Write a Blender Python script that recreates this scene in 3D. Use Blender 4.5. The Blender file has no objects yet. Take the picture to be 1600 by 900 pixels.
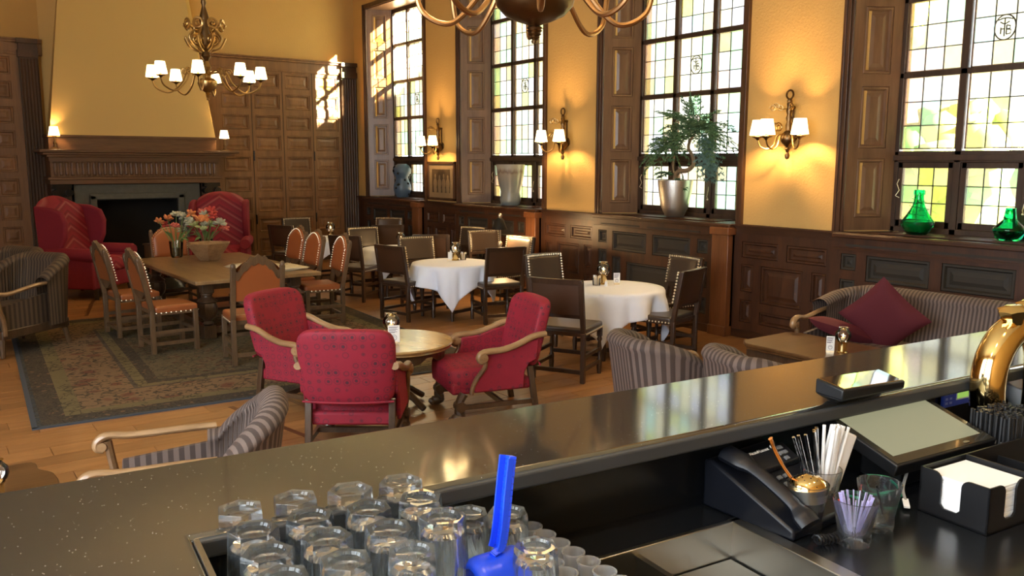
import bpy, math, random
from mathutils import Vector, Matrix, noise
random.seed(7)
PI = math.pi
scene = bpy.context.scene
COL = scene.collection

# ------------------------------------------------------------------ camera
cam_d = bpy.data.cameras.new('camera')
cam = bpy.data.objects.new('camera', cam_d); COL.objects.link(cam)
cam_d.sensor_width = 36.0
cam_d.lens = 36.0 * 1318.0 / 1600.0
cam_d.clip_start = 0.05; cam_d.clip_end = 200
YAW, PITCH, ROLL = math.radians(35.68), math.radians(8.46), math.radians(0.12)
fw = Vector((math.sin(YAW)*math.cos(PITCH), math.cos(YAW)*math.cos(PITCH), -math.sin(PITCH)))
rt = Vector((math.cos(YAW), -math.sin(YAW), 0)); up = rt.cross(fw)
r2 = rt*math.cos(ROLL) + up*math.sin(ROLL); u2 = up*math.cos(ROLL) - rt*math.sin(ROLL)
cam.matrix_world = Matrix(((r2.x, u2.x, -fw.x, 0), (r2.y, u2.y, -fw.y, 0), (r2.z, u2.z, -fw.z, 2.15), (0, 0, 0, 1)))
scene.camera = cam

# ------------------------------------------------------------------ world, sun, exposure
SKY = 10.0
SUN = 1100.0
LAMP = 4.0
EXPOSURE = 0.38
scene.view_settings.view_transform = 'Standard'
scene.view_settings.look = 'None'
scene.view_settings.gamma = 1.0
scene.view_settings.use_curve_mapping = False
scene.view_settings.exposure = EXPOSURE
w = bpy.data.worlds.new('sky'); scene.world = w; w.use_nodes = True
bg = w.node_tree.nodes['Background']
bg.inputs[0].default_value = (0.86, 0.94, 1.0, 1); bg.inputs[1].default_value = SKY
sd = bpy.data.lights.new('sun', 'SUN'); sun = bpy.data.objects.new('sun', sd); COL.objects.link(sun)
sd.energy = SUN; sd.angle = 0.02; sd.color = (1.0, 0.9, 0.72)
sun.rotation_mode = 'QUATERNION'
sun.rotation_quaternion = Vector((-1, 1.8, -0.86)).to_track_quat('-Z', 'Y')
sun.location = (20, -15, 20)
cy = scene.cycles
cy.use_denoising = True
cy.max_bounces = 10; cy.diffuse_bounces = 5; cy.glossy_bounces = 4; cy.transmission_bounces = 10; cy.transparent_max_bounces = 16
cy.caustics_reflective = False; cy.caustics_refractive = True
cy.sample_clamp_indirect = 4.0
cy.blur_glossy = 0.0

# ------------------------------------------------------------------ materials
MATS = {}
def mat(name, col, rough=0.5, metal=0.0, **k):
    m = bpy.data.materials.new(name); m.use_nodes = True
    b = m.node_tree.nodes['Principled BSDF']
    b.inputs['Base Color'].default_value = (*col, 1)
    b.inputs['Roughness'].default_value = rough
    b.inputs['Metallic'].default_value = metal
    for kk, v in k.items():
        b.inputs[kk.replace('_', ' ')].default_value = v
    MATS[name] = m
    return m
class NT:
    def __init__(s, m): s.m = m; s.t = m.node_tree; s.b = s.t.nodes.get('Principled BSDF'); s.out = s.t.nodes.get('Material Output')
    def n(s, typ, ins=None, **props):
        nd = s.t.nodes.new(typ)
        for k, v in props.items(): setattr(nd, k, v)
        for k, v in (ins or {}).items():
            if hasattr(v, 'is_linked') or isinstance(v, bpy.types.NodeSocket): s.t.links.new(v, nd.inputs[k])
            else: nd.inputs[k].default_value = v
        return nd
    def l(s, a, b): s.t.links.new(a, b)
    def coord(s, kind='Object', scale=(1, 1, 1), rot=(0, 0, 0)):
        tc = s.n('ShaderNodeTexCoord'); mp = s.n('ShaderNodeMapping', {'Vector': tc.outputs[kind]})
        mp.inputs['Scale'].default_value = scale; mp.inputs['Rotation'].default_value = rot
        return mp.outputs[0]
    def ramp(s, fac, stops):
        r = s.n('ShaderNodeValToRGB', {'Fac': fac}); e = r.color_ramp.elements
        while len(e) < len(stops): e.new(0.5)
        for i, (p, c) in enumerate(stops): e[i].position = p; e[i].color = (*c, 1)
        return r.outputs[0]
    def mix(s, fac, a, b):
        mx = s.n('ShaderNodeMix', data_type='RGBA')
        for sock, v in ((0, fac), (6, a), (7, b)):
            if isinstance(v, bpy.types.NodeSocket): s.l(v, mx.inputs[sock])
            else: mx.inputs[sock].default_value = v if sock == 0 else (*v, 1)
        return mx.outputs[2]
    def math(s, op, a, b=0.0):
        nd = s.n('ShaderNodeMath', operation=op)
        for i, v in ((0, a), (1, b)):
            if isinstance(v, bpy.types.NodeSocket): s.l(v, nd.inputs[i])
            else: nd.inputs[i].default_value = v
        return nd.outputs[0]
    def bump(s, h, strength=0.3, dist=0.01):
        bp = s.n('ShaderNodeBump', {'Height': h, 'Strength': strength, 'Distance': dist}); s.l(bp.outputs[0], s.b.inputs['Normal'])
    def noise(s, vec, scale, detail=4, rough=0.55):
        return s.n('ShaderNodeTexNoise', {'Vector': vec, 'Scale': scale, 'Detail': detail, 'Roughness': rough}).outputs['Fac']

def wood(name, c1, c2, rough=0.4, scale=(6, 6, 0.8), bump=0.15, coat=0.0, rnd=0.0):
    m = mat(name, c1, rough); t = NT(m)
    v = t.coord('Object', scale)
    if rnd:
        oi = t.n('ShaderNodeObjectInfo')
        ad = t.n('ShaderNodeVectorMath', {0: v}, operation='ADD')
        sc = t.n('ShaderNodeVectorMath', {0: oi.outputs['Random']}, operation='SCALE'); sc.inputs['Scale'].default_value = 37.0
        t.l(sc.outputs[0], ad.inputs[1]); v = ad.outputs[0]
    n1 = t.noise(v, 1.6, 6, 0.6)
    n2 = t.noise(v, 9.0, 3, 0.5)
    f = t.math('ADD', t.math('MULTIPLY', n1, 0.75), t.math('MULTIPLY', n2, 0.25))
    c = t.ramp(f, [(0.34, c2), (0.62, c1)])
    if rnd:
        hs = t.n('ShaderNodeHueSaturation', {'Color': c})
        t.l(t.math('ADD', t.math('MULTIPLY', oi.outputs['Random'], rnd), 1 - rnd/2), hs.inputs['Value']); c = hs.outputs[0]
    t.l(c, t.b.inputs['Base Color'])
    t.bump(n2, bump, 0.004)
    t.b.inputs['Coat Weight'].default_value = coat; t.b.inputs['Coat Roughness'].default_value = 0.15
    return m
def fabric(name, c1, c2, rough=0.9, sheen=0.4, kind='plain', scale=30):
    m = mat(name, c1, rough); t = NT(m)
    t.b.inputs['Sheen Weight'].default_value = sheen; t.b.inputs['Sheen Roughness'].default_value = 0.4
    t.b.inputs['Sheen Tint'].default_value = (min(1, c1[0]*3), min(1, c1[1]*3), min(1, c1[2]*3), 1)
    v = t.coord('Object')
    if kind == 'stripe':
        uv = t.n('ShaderNodeTexCoord').outputs['UV']; sp = t.n('ShaderNodeSeparateXYZ', {0: uv})
        f = t.math('FRACT', sp.outputs[0]); f = t.math('GREATER_THAN', f, 0.5)
        c = t.mix(f, c1, c2); t.bump(f, 0.4, 0.006)
    elif kind == 'motif':
        vo = t.n('ShaderNodeTexVoronoi', {'Vector': v, 'Scale': scale, 'Randomness': 0.25}, feature='F1').outputs['Distance']
        r = t.ramp(vo, [(0.0, (1, 1, 1)), (0.17, (1, 1, 1)), (0.23, (0, 0, 0)), (0.34, (0, 0, 0)), (0.38, (0.8, 0.8, 0.8)), (0.46, (0, 0, 0))])
        nz = t.noise(v, 9, 3)
        c = t.mix(t.math('MULTIPLY', r, 0.85), t.mix(nz, c1, tuple(x*0.7 for x in c1)), c2); t.bump(vo, 0.15, 0.003)
    elif kind == 'chevron':
        sp = t.n('ShaderNodeSeparateXYZ', {0: v})
        ax = t.math('ABSOLUTE', sp.outputs[0])
        f = t.math('FRACT', t.math('ADD', t.math('MULTIPLY', sp.outputs[2], 6.0), t.math('MULTIPLY', ax, 4.0)))
        r = t.ramp(f, [(0.0, c1), (0.45, tuple(x*0.75 for x in c1)), (0.6, c2), (0.72, c1), (0.85, tuple(x*0.55 for x in c1)), (1.0, c1)])
        c = r
    else:
        nz = t.noise(v, scale, 4); c = t.mix(nz, c1, c2); t.bump(nz, 0.2, 0.003)
    t.l(c, t.b.inputs['Base Color'])
    return m

def plaster():
    m = mat('plaster_yellow', (0.62, 0.40, 0.12), 0.75); t = NT(m); v = t.coord('Object')
    n1 = t.noise(v, 1.1, 3); n2 = t.noise(v, 34, 5, 0.65)
    c = t.mix(n1, (0.58, 0.355, 0.115), (0.52, 0.305, 0.088)); t.l(c, t.b.inputs['Base Color'])
    t.bump(n2, 0.55, 0.012)
    return m
M_PLASTER = plaster()
M_HOOD = mat('hood_plaster', (0.66, 0.44, 0.155), 0.7); _t = NT(M_HOOD); _t.bump(_t.noise(_t.coord('Object'), 25, 4), 0.15, 0.004)
M_CEIL = mat('ceiling_paint', (0.72, 0.64, 0.45), 0.9)
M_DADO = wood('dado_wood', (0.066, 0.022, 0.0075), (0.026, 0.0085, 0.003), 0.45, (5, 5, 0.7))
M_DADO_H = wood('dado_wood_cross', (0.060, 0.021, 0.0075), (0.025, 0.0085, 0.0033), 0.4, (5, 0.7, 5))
M_PILA = wood('pilaster_wood', (0.19, 0.066, 0.020), (0.10, 0.034, 0.011), 0.4, (6, 6, 0.6), coat=0.08)
M_GRILL = mat('dark_grille_cloth', (0.022, 0.016, 0.010), 0.7)
M_SHUT = wood('shutter_wood', (0.175, 0.088, 0.044), (0.10, 0.047, 0.023), 0.38, (5, 5, 0.6), coat=0.12)
M_CASING = wood('casing_wood', (0.085, 0.036, 0.015), (0.042, 0.017, 0.007), 0.4, (6, 6, 0.6), coat=0.1)
M_SASH = wood('sash_wood', (0.06, 0.032, 0.018), (0.032, 0.016, 0.009), 0.4, (6, 6, 0.8))
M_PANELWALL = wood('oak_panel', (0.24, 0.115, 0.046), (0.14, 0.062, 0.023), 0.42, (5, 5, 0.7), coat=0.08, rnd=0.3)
M_PANELFRAME = wood('oak_frame', (0.235, 0.113, 0.045), (0.14, 0.062, 0.024), 0.42, (6, 6, 0.5), coat=0.08)
M_DARKPIL = wood('fluted_wood', (0.075, 0.034, 0.014), (0.036, 0.016, 0.007), 0.5, (6, 6, 0.5))
M_MANTEL = wood('mantel_wood', (0.165, 0.078, 0.032), (0.09, 0.040, 0.016), 0.46, (0.8, 6, 6))
M_STONE = mat('fire_stone', (0.075, 0.075, 0.06), 0.6); _t = NT(M_STONE); _n = _t.noise(_t.coord('Object'), 12, 5); _t.l(_t.mix(_n, (0.055, 0.056, 0.045), (0.115, 0.112, 0.09)), _t.b.inputs['Base Color']); _t.bump(_n, 0.2, 0.004)
M_SOOT = mat('soot', (0.008, 0.007, 0.006), 0.9)
M_IRON = mat('black_iron', (0.012, 0.011, 0.011), 0.3, 0.6)
M_BRASS = mat('aged_brass', (0.42, 0.27, 0.11), 0.32, 1.0)
M_COPPERY = mat('reddish_brass', (0.40, 0.22, 0.095), 0.34, 1.0)
M_BRONZE = mat('dark_bronze', (0.16, 0.10, 0.05), 0.35, 1.0)
M_GOLD = mat('polished_brass', (0.72, 0.52, 0.23), 0.10, 1.0)
M_NAIL = mat('brass_nail', (0.85, 0.76, 0.58), 0.35, 0.85)
M_STEEL = mat('brushed_steel', (0.42, 0.41, 0.38), 0.3, 1.0); _t = NT(M_STEEL); _t.bump(_t.noise(_t.coord('Object', (2, 90, 90)), 6, 2), 0.06, 0.001)
M_SILVER = mat('hammered_silver', (0.80, 0.77, 0.72), 0.36, 1.0); _t = NT(M_SILVER); _t.bump(_t.noise(_t.coord('Object'), 45, 3), 0.5, 0.006)
M_CLOTH = fabric('white_linen', (0.77, 0.82, 0.94), (0.74, 0.79, 0.92), 0.85, 0.1, 'plain', 60)
M_RED = fabric('red_brocade', (0.29, 0.009, 0.030), (0.028, 0.014, 0.024), 0.72, 0.2, 'motif', 15)
M_REDV = fabric('plain_red_velvet', (0.20, 0.006, 0.018), (0.15, 0.004, 0.014), 0.8, 0.3, 'plain', 40)
M_REDC = fabric('red_chevron_velvet', (0.25, 0.007, 0.022), (0.30, 0.085, 0.075), 0.75, 0.3, 'chevron')
M_MAROON = fabric('maroon_velvet', (0.085, 0.005, 0.012), (0.07, 0.004, 0.010), 0.85, 0.35, 'plain', 80)
M_STRIPE = fabric('striped_velvet', (0.055, 0.036, 0.030), (0.145, 0.105, 0.09), 0.75, 0.3, 'stripe')
M_STRIPE_B = fabric('brown_striped_velvet', (0.034, 0.020, 0.012), (0.085, 0.055, 0.033), 0.75, 0.15, 'stripe')
def leather(name, c1, c2, rough):
    m = mat(name, c1, rough); t = NT(m); v = t.coord('Object')
    n1 = t.noise(v, 4, 4); n2 = t.noise(v, 120, 3)
    t.l(t.mix(n1, c1, c2), t.b.inputs['Base Color']); t.bump(n2, 0.12, 0.002); t.b.inputs['Coat Weight'].default_value = 0.06; t.b.inputs['Coat Roughness'].default_value = 0.25
    return m
M_LEATHER = leather('dark_leather', (0.035, 0.024, 0.018), (0.055, 0.034, 0.022), 0.33)
M_BACKLEATHER = leather('worn_back_leather', (0.036, 0.016, 0.008), (0.06, 0.027, 0.012), 0.4)
M_TAN = leather('tan_leather', (0.33, 0.098, 0.028), (0.23, 0.064, 0.019), 0.38)
M_CHAIRWOOD = wood('chair_wood', (0.050, 0.025, 0.013), (0.024, 0.012, 0.006), 0.35, (8, 8, 1.0), coat=0.15)
M_OAKCHAIR = wood('carved_oak', (0.13, 0.076, 0.038), (0.065, 0.037, 0.019), 0.42, (8, 8, 1.2))
M_ARM = wood('arm_wood', (0.36, 0.22, 0.11), (0.20, 0.11, 0.05), 0.33, (6, 1.5, 6), coat=0.3)
M_ARMDARK = wood('arm_wood_dark', (0.22, 0.125, 0.06), (0.10, 0.055, 0.026), 0.3, (6, 1.5, 6), coat=0.3)
M_TABLETOP = wood('oak_tabletop', (0.30, 0.185, 0.085), (0.19, 0.11, 0.048), 0.35, (5, 0.7, 5), coat=0.2)
M_TABLELEG = wood('oak_leg', (0.085, 0.05, 0.028), (0.04, 0.022, 0.012), 0.3, (7, 7, 2), coat=0.3)
M_ROUNDTOP = wood('polished_round_top', (0.40, 0.25, 0.10), (0.28, 0.165, 0.065), 0.22, (4, 0.6, 4), coat=0.5)
M_SIDETOP = wood('brown_table_top', (0.12, 0.058, 0.022), (0.07, 0.032, 0.012), 0.32, (0.7, 5, 5), coat=0.2)
M_FLOOR = wood('floor_board', (0.36, 0.175, 0.064), (0.25, 0.112, 0.038), 0.36, (1.2, 9, 9), 0.05, coat=0.2, rnd=0.35)
M_INLAY = mat('dark_inlay', (0.12, 0.045, 0.018), 0.35)
M_BLACK = mat('black_plastic', (0.006, 0.006, 0.007), 0.42, 0.0, Specular_IOR_Level=0.3)
M_MAT = mat('pale_blue_drainer', (0.58, 0.70, 0.82), 0.4)
M_BLACKLAM = mat('black_laminate', (0.006, 0.007, 0.009), 0.24)
M_BAREDGE = mat('honed_stone_edge', (0.03, 0.033, 0.037), 0.45)
M_NAVY = mat('phone_plastic', (0.005, 0.006, 0.010), 0.38, 0.0, Specular_IOR_Level=0.3)
M_WHITE = mat('white_paper', (0.80, 0.80, 0.80), 0.8)
M_WHITEPL = mat('white_plastic', (0.75, 0.77, 0.80), 0.35)
M_CREAM = mat('cream_paper', (0.78, 0.68, 0.47), 0.8)
M_BLUE = mat('blue_plastic', (0.008, 0.055, 0.72), 0.3)
M_PRINT = mat('print_ink', (0.12, 0.10, 0.16), 0.7)
M_TERRA = mat('glass_green', (0.0, 0.42, 0.20), 0.03, 0.0, Transmission_Weight=0.9, IOR=1.3)
def barstone():
    m = mat('bar_stone', (0.020, 0.019, 0.018), 0.10, 0.0, IOR=2.6); t = NT(m); v = t.coord('Object')
    vo = t.n('ShaderNodeTexVoronoi', {'Vector': v, 'Scale': 260.0}, feature='F1')
    wn = t.n('ShaderNodeTexWhiteNoise', {'Vector': vo.outputs['Position']}).outputs['Value']
    f = t.math('MULTIPLY', t.math('LESS_THAN', vo.outputs['Distance'], 0.22), t.math('GREATER_THAN', wn, 0.96))
    n = t.noise(v, 60, 2)
    t.l(t.mix(f, t.mix(n, (0.016, 0.015, 0.014), (0.032, 0.030, 0.028)), (0.38, 0.38, 0.36)), t.b.inputs['Base Color'])
    t.l(t.math('ADD', t.math('MULTIPLY', n, 0.04), 0.06), t.b.inputs['Roughness'])
    return m
M_BAR = barstone()
def glassmat(name, col=(1, 1, 1), rough=0.0, ior=1.45):
    m = mat(name, col, rough); m.node_tree.nodes['Principled BSDF'].inputs['Transmission Weight'].default_value = 1.0
    m.node_tree.nodes['Principled BSDF'].inputs['IOR'].default_value = ior
    return m
M_GLASS = glassmat('clear_glass', (0.97, 0.98, 0.98))
def mixglass(name, k, haze):
    m = mat(name, (0.97, 0.98, 0.99), 0.0, 0.0, Transmission_Weight=1.0, IOR=1.45); t = NT(m)
    tr = t.n('ShaderNodeBsdfTransparent', {'Color': (0.95, 0.97, 0.98, 1)}); mx = t.n('ShaderNodeMixShader', {0: k, 1: t.b.outputs[0], 2: tr.outputs[0]}); df = t.n('ShaderNodeBsdfTranslucent', {'Color': (0.72, 0.85, 0.98, 1)}); d2 = t.n('ShaderNodeBsdfDiffuse', {'Color': (0.72, 0.85, 0.98, 1)}); ad = t.n('ShaderNodeMixShader', {0: 0.5, 1: df.outputs[0], 2: d2.outputs[0]}); m2 = t.n('ShaderNodeMixShader', {0: haze, 1: mx.outputs[0], 2: ad.outputs[0]}); t.l(m2.outputs[0], t.out.inputs[0]); return m
M_TUMBLER = mixglass('tumbler_glass', 0.10, 0.03)
M_BARGLASS = mixglass('bar_glass', 0.2, 0.015)
M_CUPPL = mat('clear_plastic', (0.82, 0.85, 0.92), 0.15, 0.0, Transmission_Weight=0.72, IOR=1.3)
def thinglass(name, tint, opac=0.12):
    m = mat(name, tint, 0.03); t = NT(m)
    tr = t.n('ShaderNodeBsdfTransparent', {'Color': (*tint, 1)}); gl = t.n('ShaderNodeBsdfGlossy', {'Color': (1, 1, 1, 1), 'Roughness': 0.03})
    fr = t.n('ShaderNodeFresnel', {'IOR': 1.5}); mx = t.n('ShaderNodeMixShader', {0: t.math('ADD', fr.outputs[0], opac*0.3), 1: tr.outputs[0], 2: gl.outputs[0]})
    t.l(mx.outputs[0], t.out.inputs[0]); return m
M_GLOBE = thinglass('candle_globe_glass', (0.95, 0.93, 0.90))
def panemat(name, tint):
    m = mat(name, tint, 0.1); t = NT(m); v = t.coord('Object')
    oi = t.n('ShaderNodeObjectInfo'); ad = t.n('ShaderNodeVectorMath', {0: v, 1: oi.outputs['Random']}, operation='ADD')
    n = t.noise(ad.outputs[0], 9, 4, 0.6)
    c = t.mix(t.ramp(n, [(0.3, (0, 0, 0)), (0.7, (1, 1, 1))]), tint, tuple(min(1, x*0.75 + 0.03) for x in tint))
    tr = t.n('ShaderNodeBsdfTransparent', {'Color': c}); tl = t.n('ShaderNodeBsdfTranslucent', {'Color': c})
    gl = t.n('ShaderNodeBsdfGlossy', {'Color': (1, 1, 1, 1), 'Roughness': 0.12})
    m1 = t.n('ShaderNodeMixShader', {0: 0.32, 1: tr.outputs[0], 2: tl.outputs[0]})
    m2 = t.n('ShaderNodeMixShader', {0: 0.05, 1: m1.outputs[0], 2: gl.outputs[0]})
    t.l(m2.outputs[0], t.out.inputs[0]); return m
GT = 0.20      # how much daylight the stained glass lets through
PANES = [panemat('pane_' + n, tuple(GT*x for x in c)) for n, c in (('clear', (0.95, 0.92, 0.80)), ('cream', (0.95, 0.87, 0.58)), ('rose', (0.88, 0.66, 0.55)), ('green', (0.50, 0.82, 0.48)), ('lime', (0.76, 0.82, 0.25)), ('lilac', (0.76, 0.75, 0.90)), ('olive', (0.46, 0.42, 0.24)), ('aqua', (0.60, 0.88, 0.76)), ('amber', (0.90, 0.74, 0.38)))]
PANES += [panemat('pane_plain_glass', (0.92, 0.95, 0.96))]*9  # clear glass put in the unseen fifth window to let more daylight in
M_LEAD = mat('lead_came', (0.05, 0.045, 0.04), 0.5, 0.5)
def emit(name, col, strength, base=None):
    m = mat(name, base or col, 0.6); b = m.node_tree.nodes['Principled BSDF']
    b.inputs['Emission Color'].default_value = (*col, 1); b.inputs['Emission Strength'].default_value = strength
    return m
M_SHADE = emit('lit_shade', (1.0, 0.72, 0.34), 1.1*LAMP, (0.8, 0.7, 0.5))
M_FLAME = emit('flame', (1.0, 0.62, 0.22), 4*LAMP)
M_LCD = emit('lcd_green', (0.35, 0.62, 0.12), 0.5)
M_REDLED = emit('red_lamp', (1.0, 0.06, 0.02), 3.0)
def rugmat():
    m = mat('oriental_rug', (0.2, 0.15, 0.1), 1.0, Specular_IOR_Level=0.0); t = NT(m); v = t.coord('Object')
    sp = t.n('ShaderNodeSeparateXYZ', {0: v})
    wob = t.n('ShaderNodeTexNoise', {'Vector': v, 'Scale': 6.0, 'Detail': 2.0}); wv = t.n('ShaderNodeVectorMath', {0: wob.outputs['Color']}, operation='SCALE'); wv.inputs['Scale'].default_value = 0.16
    v = t.n('ShaderNodeVectorMath', {0: v, 1: wv.outputs[0]}, operation='ADD').outputs[0]
    dx = t.math('SUBTRACT', 2.15, t.math('ABSOLUTE', sp.outputs[0])); dy = t.math('SUBTRACT', 2.55, t.math('ABSOLUTE', sp.outputs[1]))
    d = t.math('MINIMUM', dx, dy)
    vo = t.n('ShaderNodeTexVoronoi', {'Vector': v, 'Scale': 3.6, 'Randomness': 0.8}, feature='F1')
    vs = t.n('ShaderNodeTexVoronoi', {'Vector': v, 'Scale': 12.0, 'Randomness': 0.9}, feature='F1')
    nz = t.noise(v, 14, 5, 0.7)
    ve = t.n('ShaderNodeTexVoronoi', {'Vector': v, 'Scale': 7.0, 'Randomness': 0.9}, feature='DISTANCE_TO_EDGE').outputs['Distance']
    vine = t.math('LESS_THAN', ve, 0.045)
    field = t.mix(t.ramp(vs.outputs['Distance'], [(0.22, (1, 1, 1)), (0.36, (0, 0, 0))]), (0.125, 0.105, 0.068), (0.075, 0.034, 0.028))
    field = t.mix(t.math('MULTIPLY', vine, 0.7), field, (0.055, 0.055, 0.05))
    flower = t.ramp(vo.outputs['Distance'], [(0.0, (0.07, 0.032, 0.026)), (0.16, (0.17, 0.13, 0.085)), (0.27, (0.10, 0.045, 0.036)), (0.38, (0.15, 0.118, 0.076)), (0.5, (0.11, 0.094, 0.064))])
    field = t.mix(t.ramp(nz, [(0.46, (0, 0, 0)), (0.56, (1, 1, 1))]), field, flower)
    border = t.mix(t.ramp(vs.outputs['Distance'], [(0.2, (1, 1, 1)), (0.34, (0, 0, 0))]), (0.21, 0.138, 0.085), (0.06, 0.048, 0.042))
    border = t.mix(t.ramp(vo.outputs['Distance'], [(0.18, (1, 1, 1)), (0.3, (0, 0, 0))]), border, (0.16, 0.072, 0.052))
    gold = t.mix(nz, (0.19, 0.155, 0.085), (0.14, 0.116, 0.066))
    darkb = t.mix(t.ramp(vs.outputs['Distance'], [(0.18, (1, 1, 1)), (0.3, (0, 0, 0))]), (0.065, 0.055, 0.048), (0.16, 0.098, 0.066))
    def band(c, lo, base): return t.mix(t.math('GREATER_THAN', d, lo), base, c)
    c = band(darkb, 0.03, (0.05, 0.06, 0.075)); c = band(gold, 0.22, c); c = band(border, 0.36, c); c = band((0.10, 0.08, 0.07), 0.86, c); c = band(gold, 0.90, c); c = band(darkb, 1.0, c); c = band(field, 1.12, c)
    v2 = t.n('ShaderNodeTexVoronoi', {'Vector': v, 'Scale': 11.0, 'Randomness': 1.0}, feature='DISTANCE_TO_EDGE').outputs['Distance']
    lines = t.math('MULTIPLY', t.math('LESS_THAN', v2, 0.07), t.math('GREATER_THAN', t.noise(v, 5, 2), 0.46))
    c = t.mix(t.math('MULTIPLY', lines, 0.7), c, (0.045, 0.042, 0.036)); fine = t.noise(v, 60, 4, 0.7)
    c = t.mix(t.math('MULTIPLY', t.ramp(fine, [(0.45, (0, 0, 0)), (0.62, (1, 1, 1))]), 0.45), c, (0.15, 0.12, 0.078))
    t.l(c, t.b.inputs['Base Color']); t.bump(t.noise(v, 180, 2), 0.5, 0.006); return m
M_RUG = rugmat()
M_RUGEDGE = mat('rug_binding', (0.045, 0.055, 0.075), 0.95)
M_NEEDLE = mat('needle_green', (0.085, 0.17, 0.075), 0.6); M_NEEDLE2 = mat('needle_blue_green', (0.12, 0.22, 0.20), 0.6)
M_BARK = wood('bark', (0.30, 0.19, 0.10), (0.16, 0.10, 0.05), 0.7, (10, 10, 3), 0.5)
M_TREE = mat('outdoor_leaves', (0.16, 0.30, 0.05), 0.7); _t = NT(M_TREE); _n = _t.noise(_t.coord('Object'), 3, 5, 0.7); _t.l(_t.mix(_n, (0.10, 0.18, 0.05), (0.30, 0.38, 0.14)), _t.b.inputs['Base Color'])
M_GROUND = mat('outdoor_ground', (0.35, 0.34, 0.26), 0.9)

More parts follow.
